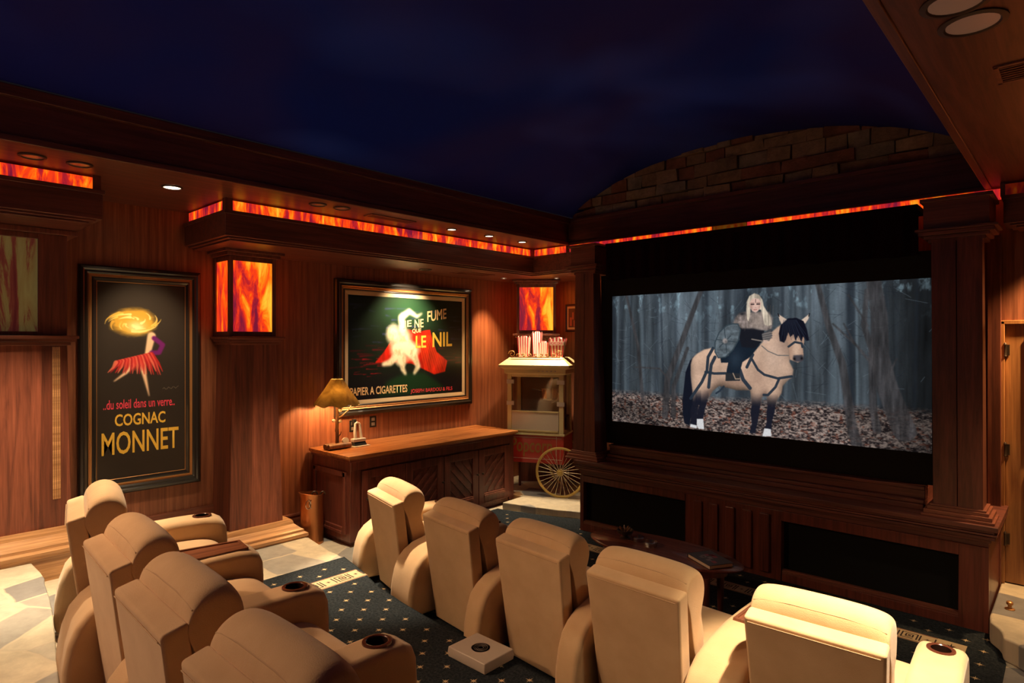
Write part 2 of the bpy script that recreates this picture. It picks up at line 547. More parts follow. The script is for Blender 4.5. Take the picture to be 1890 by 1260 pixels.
# ------------------------------------------------------------------ a small painter (for prints and the picture on the screen)
class Canvas:
    def __init__(s, w_, h_, nx):
        s.w, s.h, s.nx = w_, h_, nx
        s.ny = max(2, int(round(nx * h_ / w_)))
        s.ss = 2
        s.X, s.Y = np.meshgrid((np.arange(nx * 2) + 0.5) / (nx * 2) * w_, (np.arange(s.ny * 2) + 0.5) / (s.ny * 2) * h_)
        s.img = np.zeros((s.ny * 2, nx * 2, 3))
        s.rng = np.random.default_rng(5)
    def noise(s, sx, sy, seed=0):
        g = np.random.default_rng(seed)
        out = np.zeros_like(s.X); amp = 1.0; tot = 0
        for o in range(4):
            gx = int(s.w / sx * 2 ** o) + 3; gy = int(s.h / sy * 2 ** o) + 3
            t = g.random((gy, gx))
            fx = s.X / sx * 2 ** o; fy = s.Y / sy * 2 ** o
            ix = fx.astype(int); iy = fy.astype(int); fx = fx - ix; fy = fy - iy
            fx = fx * fx * (3 - 2 * fx); fy = fy * fy * (3 - 2 * fy)
            out += amp * ((t[iy, ix] * (1 - fx) + t[iy, ix + 1] * fx) * (1 - fy) + (t[iy + 1, ix] * (1 - fx) + t[iy + 1, ix + 1] * fx) * fy)
            tot += amp; amp *= 0.55
        return out / tot
    def poly(s, pts):
        m = np.zeros(s.X.shape, bool)
        n = len(pts)
        for i in range(n):
            x0, y0 = pts[i]; x1, y1 = pts[(i + 1) % n]
            if y0 == y1:
                continue
            c = (s.Y >= min(y0, y1)) & (s.Y < max(y0, y1))
            m ^= c & (s.X < x0 + (s.Y - y0) * (x1 - x0) / (y1 - y0))
        return m.astype(float)
    def line(s, pts, w0, w1=None):
        w1 = w0 if w1 is None else w1
        m = np.zeros(s.X.shape)
        n = len(pts) - 1
        px = s.w / (s.nx * 2)
        for i in range(n):
            (x0, y0), (x1, y1) = pts[i], pts[i + 1]
            dx, dy = x1 - x0, y1 - y0
            t = np.clip(((s.X - x0) * dx + (s.Y - y0) * dy) / (dx * dx + dy * dy + 1e-9), 0, 1)
            d = np.hypot(s.X - x0 - t * dx, s.Y - y0 - t * dy)
            ww = (w0 + (w1 - w0) * (i + t) / n) / 2
            m = np.maximum(m, np.clip((ww - d) / px + 0.5, 0, 1))
        return m
    def blob(s, x, y, rx, ry):
        return np.exp(-((s.X - x) / rx) ** 2 - ((s.Y - y) / ry) ** 2)
    def blur(s, m, r_):
        k = max(1, int(round(r_ / s.w * s.nx * 2)))
        for ax in (0, 1):
            for _ in range(2):
                pad = [(0, 0), (0, 0)]; pad[ax] = (k + 1, k)
                c = np.cumsum(np.pad(m, pad, mode='edge'), axis=ax)
                n = m.shape[ax]
                a = np.take(c, range(2 * k + 1, 2 * k + 1 + n), axis=ax)
                b = np.take(c, range(0, n), axis=ax)
                m = (a - b) / (2 * k + 1)
        return m
    def put(s, m, col, a=1.0):
        col = np.asarray(col, float)
        m = (m * a)[..., None]
        s.img = s.img * (1 - m) + m * (col if col.ndim == 3 else col[None, None, :])
    def mesh(s, name, place, mat, parent):
        im = np.clip(s.img, 0, 1)
        im = im.reshape(s.ny, 2, s.nx, 2, 3).mean((1, 3))
        lin = np.where(im <= 0.04045, im / 12.92, ((im + 0.055) / 1.055) ** 2.4)
        nx, ny = s.nx, s.ny
        u, v = np.meshgrid(np.arange(nx + 1) / nx, np.arange(ny + 1) / ny)
        co = np.stack(place(u.ravel(), v.ravel()), 1)
        i, j = np.meshgrid(np.arange(nx), np.arange(ny))
        a = (j * (nx + 1) + i).ravel()
        q = np.stack([a, a + 1, a + nx + 2, a + nx + 1], 1)
        me = bpy.data.meshes.new(name)
        me.vertices.add(len(co)); me.vertices.foreach_set('co', co.astype(np.float32).ravel())
        me.loops.add(q.size); me.loops.foreach_set('vertex_index', q.astype(np.int32).ravel())
        me.polygons.add(len(q)); me.polygons.foreach_set('loop_start', (np.arange(len(q)) * 4).astype(np.int32))
        me.update(calc_edges=True)
        at = me.color_attributes.new('Col', 'FLOAT_COLOR', 'CORNER')
        c = np.repeat(np.concatenate([lin.reshape(-1, 3), np.ones((nx * ny, 1))], 1), 4, axis=0)
        at.data.foreach_set('color', c.astype(np.float32).ravel())
        me.materials.append(mat)
        return link(name, me, parent, True)

# ================================================================== THE SETTING
ZU = 3.24          # underside of the upper soffit
ZB = 2.90          # underside of the lower soffit
ZT = 3.14          # top of the lower soffit box = foot of the glass band
def smooth_edge(pts, amp, seed, step=0.12):
    g = random.Random(seed); out = []
    for (x0, y0), (x1, y1) in zip(pts[:-1], pts[1:]):
        n = max(1, int(math.hypot(x1 - x0, y1 - y0) / step))
        for i in range(n):
            t = i / n
            out.append((x0 + (x1 - x0) * t + g.uniform(-amp, amp), y0 + (y1 - y0) * t + g.uniform(-amp, amp)))
    out.append(pts[-1])
    return out

AEDGE = [(-6.1, 3.03), (-5.6, 3.02), (-5.53, 3.065), (-5.07, 3.0), (-4.77, 2.99), (-4.35, 2.90), (-4.03, 2.81), (-3.61, 2.75), (-3.27, 2.72), (-2.5, 2.695), (-1.7, 2.66), (-0.8, 2.70), (1.2, 2.9)]
A2EDGE = [(-6.1, 1.9), (-5.4, 1.85), (-4.1, 1.58), (-3.6, 1.47), (-2.8, 1.36), (-2.0, 1.33), (1.2, 1.40)]
CEDGE = [(-6.1, 0.92), (-5.56, 0.921), (-5.30, 0.927), (-5.15, 0.922), (-5.06, 0.905), (-4.75, 0.875), (-4.44, 0.835), (-3.51, 0.686), (-2.5, 0.60), (-1.0, 0.58), (1.2, 0.6)]
struct('floor', MB().box(-6.1, 1.2, -3, 7.0, -0.2, 0.0), 'flag')
struct('floor', MB().prism(AEDGE[:4] + smooth_edge(AEDGE[3:6], 0.008, 3)[1:] + AEDGE[6:] + [(1.2, -3), (-6.1, -3)], 'z', 0.0, 0.145), 'flag')
struct('floor', MB().prism(A2EDGE + [(1.2, -3), (-6.1, -3)], 'z', 0.145, 0.30), 'flag')
struct('floor', MB().prism(CEDGE + [(1.2, -3), (-6.1, -3)], 'z', 0.30, 0.455), 'flag', bevel=0.01)
pad = smooth_edge([(-5.22, 5.46), (-4.8, 5.57), (-4.41, 5.72), (-4.08, 5.84)], 0.012, 5)
struct('floor', MB().prism([(-6.1, 5.86), (-5.24, 5.86)] + pad + [(-4.08, 7.0), (-6.1, 7.0)], 'z', 0.0, 0.085), 'flag', bevel=0.012)
stp = smooth_edge([(-0.478, 5.42), (-0.43, 5.22), (-0.36, 5.06), (-0.27, 4.97), (0.3, 4.9), (1.2, 4.9)], 0.02, 9, 0.06)
struct('floor', MB().prism([(-0.478, 6.25)] + stp + [(1.2, 6.25)], 'z', 0.0, 0.15), 'flag', bevel=0.015)

struct('wall_left', MB().box(-6.2, -6.1, -3, 7.0, -0.2, 3.6), ['wood_reed'])
struct('wall_alcove', MB().box(-6.2, -4.1, 7.0, 7.1, -0.2, 3.6), ['wood_reed'])
struct('wall_screen', MB().box(-4.2, -0.48, 6.3, 7.1, -0.2, 4.3), ['wood_z'])
struct('wall_right', MB().box(1.2, 1.3, -3, 6.35, -0.2, 3.6), ['wood_z'])
struct('wall_back', MB().box(-6.2, 1.3, -3.1, -3.0, -0.2, 4.4), ['wood_z'])

# barrel vault with the painted night sky
prof = []
N = 40
for i in range(N + 1):
    x = -4.62 + (4.62 - 0.575) * i / N
    k = (x + 2.6) / 2.06
    z = 3.50 + 0.61 * math.sqrt(max(0.0, 1 - 0.92 * k * k)) - 0.61 * math.sqrt(0.08) * 0.0
    prof.append((x, z))
z0 = 3.50 + 0.61 * math.sqrt(1 - 0.92)
prof = [(x, z - 0.61 * math.sqrt(0.08) + 0.03 + 0.11 * max(0, 1 - ((x + 2.6) / 2.06) ** 2)) for x, z in prof]
PROF = prof
def vault_z(x):
    for (xa, za), (xb, zb) in zip(PROF[:-1], PROF[1:]):
        if xa <= x <= xb:
            return za + (zb - za) * (x - xa) / (xb - xa)
    return PROF[0][1]
struct('ceiling', MB().prism(prof + [(x, z + 0.08) for x, z in prof[::-1]], 'y', -3.0, 6.3), 'sky', smooth=True, ang=60)

# rough stone gable above the screen, stone by stone
gab = MB()
g = random.Random(11)
rows = []
z = 3.545
while z < 4.25:
    h = g.uniform(0.075, 0.155)
    x = -4.6 + g.uniform(-0.1, 0.0)
    while x < -0.5:
        wd = g.uniform(0.14, 0.40)
        x1, z1 = x + wd - 0.008, z + h - 0.008
        xm = [max(-4.6, min(-0.58, q)) for q in (x, x1)]
        pts = []
        tl, tr = vault_z(xm[0]) + 0.02, vault_z(xm[1]) + 0.02
        if xm[1] - xm[0] > 0.03 and max(tl, tr) > z + 0.02:
            zl, zr = min(z1, max(tl, z + 0.004)), min(z1, max(tr, z + 0.004))
            yo = 6.10 - g.uniform(0.0, 0.045)
            j = lambda: g.uniform(-0.008, 0.008)
            gab.mi = g.choice([0, 0, 1, 1, 2, 3])
            gab.hexa([(xm[0] + j(), yo + j(), z + j()), (xm[1] + j(), yo + j(), z + j()), (xm[1], 6.2, z), (xm[0], 6.2, z)],
                     [(xm[0] + j(), yo + j(), zl + j()), (xm[1] + j(), yo + j(), zr + j()), (xm[1], 6.2, zr), (xm[0], 6.2, zl)])
        x += wd
    z += h
def stone(name, c):
    m, nt, p = newmat(name)
    n = noise(nt, coords(nt), 7, 6, 0.7)
    col = ramp(nt, n.outputs[0], [(0.3, tuple(q * 0.5 for q in c)), (0.6, c), (0.75, tuple(q * 1.3 for q in c))])
    nt.links.new(col, p.inputs['Base Color'])
    p.inputs['Roughness'].default_value = 0.85
    bump(nt, p, n.outputs[0], 0.7, 0.03)
    return m
STN = [stone('tan_stone', (0.36, 0.25, 0.17)), stone('brown_stone', (0.28, 0.18, 0.12)), stone('red_stone', (0.26, 0.11, 0.08)), stone('grey_stone', (0.28, 0.23, 0.19))]
gab.mi = 1
gab.box(-4.65, -0.54, 6.13, 6.3, 3.5, 3.56)
struct('wall_gable', gab, STN, 'rough coursed stone gable under the painted vault', bevel=0.008, seg=2)
struct('wall_gable_mortar', MB().prism([(x, z - 0.01) for x, z in PROF] + [(-0.575, 3.5), (-4.62, 3.5)], 'y', 6.16, 6.3), plain('mortar', (0.06, 0.04, 0.03), 0.9))

# upper soffits, fascias and lower soffit boxes
def soff(mb, x0, x1, y0, y1, z0, z1):
    mb.box(x0, x1, y0, y1, z0, z1)
s = MB()
s.box(-6.1, -4.65, -3, 7.0, ZU, 3.52)
s.box(-4.68, -4.63, -3, 6.05, ZU - 0.012, ZU + 0.03)
s.box(-4.67, -4.615, -3, 6.05, 3.49, 3.56)
struct('trim_1', s, 'wood_soffit', 'shade-toned wood soffit and fascia along the left wall', bevel=0.006)
s = MB()
s.box(-4.65, -0.545, 6.05, 6.3, ZU, 3.53)
s.box(-4.65, -0.545, 6.03, 6.1, ZU - 0.012, ZU + 0.02)
s.box(-4.65, -0.545, 6.035, 6.1, 3.51, 3.55)
struct('trim_2', s, 'wood_soffit_x', 'wood fascia under the stone gable', bevel=0.005)
s = MB()
s.box(-0.545, 1.2, -3, 6.35, ZU, 3.62)
s.box(-0.565, -0.52, -3, 6.05, ZU - 0.01, ZU + 0.03)
struct('trim_3', s, 'wood_soffit', 'shade-toned wood soffit along the right side', bevel=0.006)
def cornice_box(mb, poly_fn):
    poly_fn(mb, 0.0, ZB + 0.03, ZT)            # face
    poly_fn(mb, 0.012, ZT - 0.03, ZT)          # top bead
    poly_fn(mb, -0.035, ZB + 0.015, ZB + 0.03)
    poly_fn(mb, -0.07, ZB, ZB + 0.015)
def left_near(mb, o, a, b):
    mb.box(-6.1, -5.2 + o, -3, 1.272 + o, a, b)
def left_far(mb, o, a, b):
    mb.prism([(-6.1, 2.14 - o), (-5.2 + o, 2.14 - o), (-5.2 + o, 6.02 - o), (-4.1, 6.02 - o), (-4.1, 7.0), (-6.1, 7.0)], 'z', a, b)
def right_far(mb, o, a, b):
    mb.box(-0.44 - o, 1.2, 5.88 - o, 6.25, a, b)
for i, fn in enumerate((left_near, left_far, right_far)):
    s = MB(); cornice_box(s, fn)
    struct('trim_%d' % (4 + i), s, 'wood_soffit' if i < 2 else 'wood_soffit_x', bevel=0.004)

# glowing art-glass bands above the boxes
def band(label, segs, posts):
    t = thing('light_band', label, 'light strip', segs[0][1][:2] + (ZT,), 0, 'art glass light bands')
    for name, (x0, y0, x1, y1), mat in segs_iter(segs):
        mb = MB()
        dx, dy = x1 - x0, y1 - y0
        L_ = math.hypot(dx, dy); nx, ny = -dy / L_ * 0.006, dx / L_ * 0.006
        mb.hexa([(x0 - nx, y0 - ny, ZT + 0.002), (x1 - nx, y1 - ny, ZT + 0.002), (x1 + nx, y1 + ny, ZT + 0.002), (x0 + nx, y0 + ny, ZT + 0.002)],
                [(x0 - nx, y0 - ny, ZU - 0.016), (x1 - nx, y1 - ny, ZU - 0.016), (x1 + nx, y1 + ny, ZU - 0.016), (x0 + nx, y0 + ny, ZU - 0.016)])
        build('glass_panel', mb, mat, t, True)
    for (x0, x1, y0, y1) in posts:
        build('post', MB().box(x0, x1, y0, y1, ZT, ZU), 'wood_post', t, True)
    return t
def segs_iter(segs):
    for a in segs:
        yield a
band('orange and red glass band on the near left box above the tall unlit panel', [('p', (-5.215, -1.2, -5.215, 0.0), 'glass_band'), ('p', (-5.215, 0.0, -5.215, 0.62), 'glass_band'), ('p', (-5.215, 0.62, -5.215, 1.21), 'glass_band')],
     [(-5.225, -5.2, 1.21, 1.26)])
far = [('p', (-6.02, 2.155, -5.26, 2.155), 'glass_band')]
ys = [2.20, 2.72, 3.24, 3.76, 4.28, 4.80, 5.32, 5.98]
far += [('p', (-5.215, a, -5.215, b), 'glass_band') for a, b in zip(ys[:-1], ys[1:])]
far += [('p', (-5.18, 6.035, -4.68, 6.035), 'glass_band')]
band('long orange glass band turning the corner above the framed picture over the credenza', far, [(-5.26, -5.2, 2.14, 2.20), (-5.23, -5.19, 5.98, 6.05)])
xs = [-4.62, -4.1, -3.45, -2.80]
sc_ = [('p', (a, 6.04, b, 6.04), 'glass_band') for a, b in zip(xs[:-1], xs[1:])]
sc_ += [('p', (-2.79, 6.04, -2.44, 6.04), 'glass_dim')]
xs = [-2.43, -1.75, -1.1, -0.46]
sc_ += [('p', (a, 6.04, b, 6.04), 'glass_band') for a, b in zip(xs[:-1], xs[1:])]
band('straight orange glass band below the stone gable, one panel dark', sc_, [(-4.67, -4.63, 6.03, 6.06), (-0.46, -0.43, 5.9, 6.06)])
band('dim purple red glass band over the door at the right edge', [('p', (-0.43, 5.895, 0.3, 5.895), 'glass_dim'), ('p', (0.31, 5.895, 1.19, 5.895), 'glass_dim')], [])

# recessed cans
def can(loc, label, lit, r_=0.055, deep=False):
    t = thing('recessed_light', label, 'ceiling light', loc, 0, 'recessed ceiling cans')
    mb = MB()
    n = 28
    ring = lambda rr, z: [(rr * math.cos(2 * math.pi * i / n), rr * math.sin(2 * math.pi * i / n), z) for i in range(n)]
    mb.loft([ring(r_, -0.001), ring(r_ * 1.28, -0.001), ring(r_ * 1.28, -0.006), ring(r_ * 1.05, -0.010), ring(r_ * 0.98, -0.004), ring(r_, -0.001)], False)
    build('trim_ring', mb, 'dark_trim', t, smooth=True)
    mb = MB()
    mb.lathe([(r_, -0.0035), (r_ * 0.9, -0.0025), (r_ * 0.01, -0.0022)], n=n)
    build('lens', mb, 'bulb' if lit else ('reflector' if deep else 'bulb_off'), t, smooth=True)
    return t
for p, lab, lit, r_, dp in [
    ((-4.956, 0.823, ZU), 'unlit round can nearest the left edge of the picture', False, 0.06, False),
    ((-4.95, 1.077, ZU), 'unlit round can second from the left edge, beside the glass band end', False, 0.06, False),
    ((-5.16, 1.72, ZU), 'single bright can in the soffit above the tall poster', True, 0.06, False),
    ((-4.88, 2.795, ZU), 'left of two unlit cans over the long glass band', False, 0.06, False),
    ((-4.86, 3.02, ZU), 'right of two unlit cans over the long glass band', False, 0.06, False),
    ((-4.92, 4.38, ZU), 'leftmost of three bright cans over the long glass band', True, 0.045, False),
    ((-4.916, 4.937, ZU), 'middle of three bright cans over the long glass band', True, 0.045, False),
    ((-4.92, 5.5, ZU), 'rightmost of three bright cans over the long glass band, by the corner', True, 0.045, False),
    ((-5.70, 4.66, ZB), 'can in the lower soffit centred over the picture above the credenza', False, 0.06, False),
    ((-5.71, 6.01, ZB), 'small bright can in the lower soffit left of the corner lantern', True, 0.035, False),
    ((-5.19, 6.49, ZB), 'small bright can in the lower soffit right of the corner lantern', True, 0.035, False),
    ((-0.305, 2.863, ZU), 'large round can in the right soffit, fully in view', False, 0.085, True),
    ((-0.328, 2.646, ZU), 'large round can in the right soffit, cut by the top edge', False, 0.085, True)]:
    can(p, lab, lit, r_, dp)

def vent(loc, sx, sy, label, slats, frame_mat, along='x'):
    t = thing('air_vent', label, 'air vent', loc, 0, None)
    mb = MB()
    f_ = 0.02
    mb.box(-sx, sx, -sy, -sy + f_, -0.008, 0).box(-sx, sx, sy - f_, sy, -0.008, 0)
    mb.box(-sx, -sx + f_, -sy, sy, -0.008, 0).box(sx - f_, sx, -sy, sy, -0.008, 0)
    build('vent_frame', mb, frame_mat, t, bevel=0.002)
    build('backing', MB().box(-sx + f_, sx - f_, -sy + f_, sy - f_, -0.002, 0.0), 'black', t)
    for i in range(slats):
        k = -1 + 2 * (i + 0.5) / slats
        if along == 'x':
            b = MB().box(-sx + f_, sx - f_, k * (sy - f_) - 0.004, k * (sy - f_) + 0.004, -0.007, -0.001)
        else:
            b = MB().box(k * (sx - f_) - 0.004, k * (sx - f_) + 0.004, -sy + f_, sy - f_, -0.007, -0.001)
        build('slat', b, frame_mat, t)
    return t
vent((-0.16, 3.50, ZU), 0.13, 0.12, 'black slotted air vent in the right soffit', 7, 'wood_post', 'x')
vent((-4.93, 3.60, ZU), 0.07, 0.26, 'long flat wood air grille in the upper soffit over the glass band', 5, 'wood_y', 'y')
vent((-5.62, 5.35, ZB), 0.12, 0.28, 'flat wood air grille in the lower soffit near the corner', 5, 'wood_y', 'y')

# ------------------------------------------------------------------ pilasters and lanterns on the left wall
def lantern(name_label, loc, wy, d, zlo, zhi, mat, rz=0.0, sides=True, sx=1):
    """front faces +x locally, back at x=0"""
    t = thing('wall_lantern', name_label, 'lantern', loc, rz, 'art glass wall lanterns')
    p_ = 0.038
    h = zhi - zlo
    mb = MB()
    for (x0, y0) in ((d - p_, -wy / 2), (d - p_, wy / 2 - p_), (0.0, -wy / 2), (0.0, wy / 2 - p_)):
        mb.box(x0, x0 + p_, y0, y0 + p_, 0, h)
    for z_ in (0, h - 0.045):
        mb.box(d - p_ + 0.005, d - 0.003, -wy / 2 + p_, wy / 2 - p_, z_, z_ + 0.045)
        mb.box(p_, d - p_, -wy / 2 + 0.003, -wy / 2 + p_, z_, z_ + 0.045)
        mb.box(p_, d - p_, wy / 2 - p_, wy / 2 - 0.003, z_, z_ + 0.045)
    build('lantern_frame', mb, 'wood_post', t, bevel=0.004)
    g_ = MB().box(d - 0.022, d - 0.014, -wy / 2 + p_, wy / 2 - p_, 0.045, h - 0.045)
    build('glass_pane', g_, mat, t)
    for sg in (-1, 1):
        y0 = sg * (wy / 2 - 0.018)
        build('glass_pane', MB().box(p_, d - p_, y0 - 0.004, y0 + 0.004, 0.045, h - 0.045), mat, t)
    c_ = MB()
    c_.box(-0.0, d + 0.03, -wy / 2 - 0.03, wy / 2 + 0.03, h, h + 0.03)
    c_.box(-0.0, d + 0.06, -wy / 2 - 0.06, wy / 2 + 0.06, h + 0.03, h + 0.055)
    build('cap', c_, 'wood_post', t, bevel=0.004)
    return t

def pilaster(label, y0, y1, zfoot, grow, xf=-5.75, ledge_z=2.09, reeds=False):
    t = thing('pilaster', label, 'pilaster', (-6.1, (y0 + y1) / 2, zfoot), 0, 'tapered wood pilasters')
    g_ = grow
    mb = MB()
    mb.hexa([(-6.1, y0 - g_, zfoot), (xf + g_, y0 - g_, zfoot), (xf + g_, y1 + g_, zfoot), (-6.1, y1 + g_, zfoot)],
            [(-6.1, y0, ledge_z - 0.05), (xf, y0, ledge_z - 0.05), (xf, y1, ledge_z - 0.05), (-6.1, y1, ledge_z - 0.05)])
    build('shaft', mb, 'wood_z', t, True, bevel=0.006)
    mb = MB()
    for o, a, b in ((0.02, -0.07, -0.045), (0.045, -0.045, -0.02), (0.065, -0.02, 0.005)):
        mb.box(-6.1, xf + o, y0 - o, y1 + o, ledge_z + a, ledge_z + b)
    build('ledge', mb, 'wood_y', t, True, bevel=0.004)
    if reeds:
        mb = MB()
        for k in range(4):
            mb.tube([(xf + g_ * 0.6 + 0.003, y1 - 0.05 - k * 0.013, zfoot + 0.4), (xf + 0.003, y1 - 0.05 - k * 0.013, ledge_z - 0.08)], 0.006, 6)
        build('reeding', mb, 'wood_base', t, True, smooth=True)
    return t
def base_block(label, n, y0, y1, zfoot, ztop, xo, xi, skirt):
    pr = [(xi - 0.0, ztop), (xi + 0.035, ztop), (xi + 0.045, ztop - 0.02), (xi + 0.05, ztop - 0.04), (xo - 0.05, ztop - 0.085), (xo - 0.03, ztop - 0.095),
          (xo - 0.03, ztop - 0.115), (xo, ztop - 0.13), (xo, ztop - 0.155), (xo - 0.012, ztop - 0.165), (xo - 0.012, zfoot)]
    mb = MB()
    # mitred return on the far end
    rows_ = []
    for x, z in pr:
        rows_.append((x, z))
    ends0 = [(x, y0 if not skirt else y0, z) for x, z in rows_]
    ends1 = [(x, y1 + (x - xi), z) for x, z in rows_]
    n_ = len(rows_)
    mb.v = ends0 + ends1
    for i in range(n_ - 1):
        mb.face(i, i + 1, n_ + i + 1, n_ + i)
    # return face
    b = len(mb.v)
    mb.v += [(-6.1, y1 + (x - xi), z) for x, z in rows_]
    for i in range(n_ - 1):
        mb.face(n_ + i, n_ + i + 1, b + i + 1, b + i)
    b2 = len(mb.v)
    mb.v += [(-6.1, y0, z) for x, z in rows_]
    mb.face(0, n_, b, b2)
    mb.v += [(-6.1, y0, zfoot)]
    mb.face(*([len(mb.v) - 1, b2] + list(range(0, n_))))
    o = struct('baseboard_%s' % n, mb, 'wood_base', label, smooth=False)
    return o
pilaster('tapered pilaster at the left edge under the unlit glass panel', 0.2, 1.17, 0.455, 0.03, xf=-5.75, reeds=True)
pilaster('tapered pilaster between the two framed posters', 2.43, 2.85, 0.145, 0.05)
base_block('tall honey moulded skirting at the left edge', 'left', -3.0, 1.12, 0.30, 0.645, -5.55, -5.72, False)
base_block('honey moulded skirting at the foot of the middle pilaster', 'pilaster', 2.30, 2.93, 0.145, 0.318, -5.55, -5.70, True)
struct('baseboard_wall', MB().box(-6.1, -6.075, 1.2, 2.4, 0.145, 0.5).box(-6.1, -6.07, 2.9, 3.45, 0.0, 0.225).box(-6.1, -6.06, 2.9, 3.45, 0.225, 0.245), 'wood_y', bevel=0.003)

lantern('wall lantern glowing with orange and red glass between the two framed posters', (-6.1, 2.625, 2.098), 0.45, 0.35, 2.098, 2.845, 'glass_lantern')
t = thing('wall_panel_light', 'unlit pale green and red glass panel at the left edge of the picture', 'lantern', (-6.1, 0.685, 2.098), 0, 'art glass wall lanterns')
mb = MB()
mb.box(-6.1, -5.75, 0.2, 0.26, 2.098, 2.86).box(-6.1, -5.75, 0.99, 1.17, 2.098, 2.86).box(-6.1, -5.75, 0.26, 0.99, 2.82, 2.86).box(-6.1, -5.75, 0.26, 0.99, 2.098, 2.125)
mb.box(-6.1, -5.70, 0.14, 1.23, 2.86, 2.898)
build('panel_frame', mb, 'wood_post', t, True, bevel=0.004)
build('glass_pane', MB().box(-5.78, -5.77, 0.26, 0.99, 2.125, 2.82), 'glass_off', t, True)
# corner lantern, set across the corner (front faces the seats), on its own corner post
t = lantern('wall lantern of orange red glass across the far corner above the popcorn cart', (-5.525 - 0.35 * 0.6428, 6.467 + 0.35 * 0.766, 2.16), 0.54, 0.35, 2.16, 2.84, 'glass_lantern', R(-50))
t = thing('corner_post', 'plain wood corner post below the corner lantern behind the popcorn cart', 'post', (-5.525 - 0.35 * 0.6428, 6.467 + 0.35 * 0.766, 0.085), R(-50))
build('shaft', MB().box(0, 0.16, -0.25, 0.25, 0, 2.02), 'wood_z', t, bevel=0.005)
build('ledge', MB().box(-0.0, 0.37, -0.29, 0.29, 2.02, 2.045).box(0, 0.40, -0.32, 0.32, 2.045, 2.072), 'wood_post', t, bevel=0.004)

# ------------------------------------------------------------------ columns beside the screen
def column(label, xa, xb, xta, xtb, right):
    t = thing('wooden_column', label, 'column', ((xa + xb) / 2, 5.6, 0.76), 0, 'columns beside the screen')
    mb = MB()
    xm = (xa + xb) / 2; xtm = (xta + xtb) / 2
    for q0, q1, p0, p1 in ((xa, xm - 0.002, xta, xtm - 0.002), (xm + 0.002, xb, xtm + 0.002, xtb)):
        mb.hexa([(q0, 5.50, 0.76), (q1, 5.50, 0.76), (q1, 5.74, 0.76), (q0, 5.74, 0.76)], [(p0, 5.62, 2.86), (p1, 5.62, 2.86), (p1, 5.745, 2.86), (p0, 5.745, 2.86)])
    build('shaft', mb, 'wood_column', t, True, bevel=0.003)
    mb = MB()
    for o, a, b in ((0.02, 0.835, 0.85), (0.035, 0.81, 0.835), (0.055, 0.78, 0.81), (0.07, 0.76, 0.78)):
        mb.box(xa - o, xb + o, 5.50 - o * 0.75, 5.76, a, b)
    build('plinth', mb, 'wood_x', t, True, bevel=0.004)
    mb = MB()
    for o, a, b in ((0.02, 2.80, 2.825), (0.045, 2.825, 2.85), (0.075, 2.85, 2.88), (0.095, 2.88, 2.90)):
        mb.box(xta - o, xtb + o, 5.64 - o, 5.9, a, b)
    o = 0.045
    mb.box(xta - o, xtb + o, 5.63 - o, 6.02, 2.90, 3.115)
    mb.box(xta - o - 0.02, xtb + o + 0.02, 5.61 - o, 6.02, 3.10, 3.13)
    build('capital', mb, 'wood_soffit_x', t, True, bevel=0.005)
    return t
column('square tapered wood column left of the screen', -4.165, -3.868, -4.22, -3.975, False)
column('square tapered wood column right of the screen', -0.822, -0.525, -0.853, -0.54, True)

# ------------------------------------------------------------------ base cabinet with speaker cloth
t = thing('speaker_cabinet', 'long low dark wood cabinet with black cloth panels under the screen', 'cabinet', (-2.25, 5.45, 0))
X0, X1 = -4.03, -0.488
mb = MB()
mb.box(X0, X1, 5.56, 6.28, 0.0, 0.60)
for a, b in ((X0, -3.985), (-2.79, -1.90), (-0.66, X1)):
    mb.box(a, b, 5.45, 5.58, 0.0, 0.60)
mb.box(-3.985, -2.79, 5.45, 5.58, 0.53, 0.60).box(-1.90, -0.66, 5.45, 5.58, 0.515, 0.60)
mb.box(-3.985, -2.79, 5.45, 5.58, 0.0, 0.085).box(-1.90, -0.66, 5.45, 5.58, 0.0, 0.07)
build('body', mb, 'wood_cab', t, True, bevel=0.004)
for a, b, lo, hi in ((-3.985, -2.79, 0.085, 0.53), (-1.90, -0.66, 0.07, 0.515)):
    mb = MB()
    mb.box(a, b, 5.462, 5.50, lo, lo + 0.03).box(a, b, 5.452, 5.50, lo, lo + 0.014)
    build('sill_moulding', mb, 'wood_x', t, True, bevel=0.003)
    build('speaker_cloth', MB().box(a, b, 5.515, 5.53, lo + 0.0, hi), 'cloth_black', t, True)
for k in range(5):
    x = -2.70 + k * 0.155
    build('slat', MB().box(x, x + 0.085, 5.425, 5.452, 0.05, 0.56), 'wood_cab', t, True, bevel=0.01, seg=3)
mb = MB()
for o, a, b in ((0.0, 0.60, 0.635), (0.012, 0.635, 0.66), (0.04, 0.66, 0.685), (0.05, 0.69, 0.705), (0.035, 0.705, 0.725), (0.055, 0.725, 0.76)):
    mb.box(X0 - o, X1 + o, 5.46 - o, 6.28, a, b)
build('ledge', mb, 'wood_soffit_x', t, True, bevel=0.005)
mb = MB()
for a, b, y in ((0.76, 0.80, 5.60), (0.80, 0.83, 5.63), (0.83, 0.90, 5.68), (0.90, 0.928, 5.66)):
    mb.box(-3.80, -0.90, y, 6.28, a, b)
build('back_rail', mb, 'wood_soffit_x', t, True, bevel=0.005)

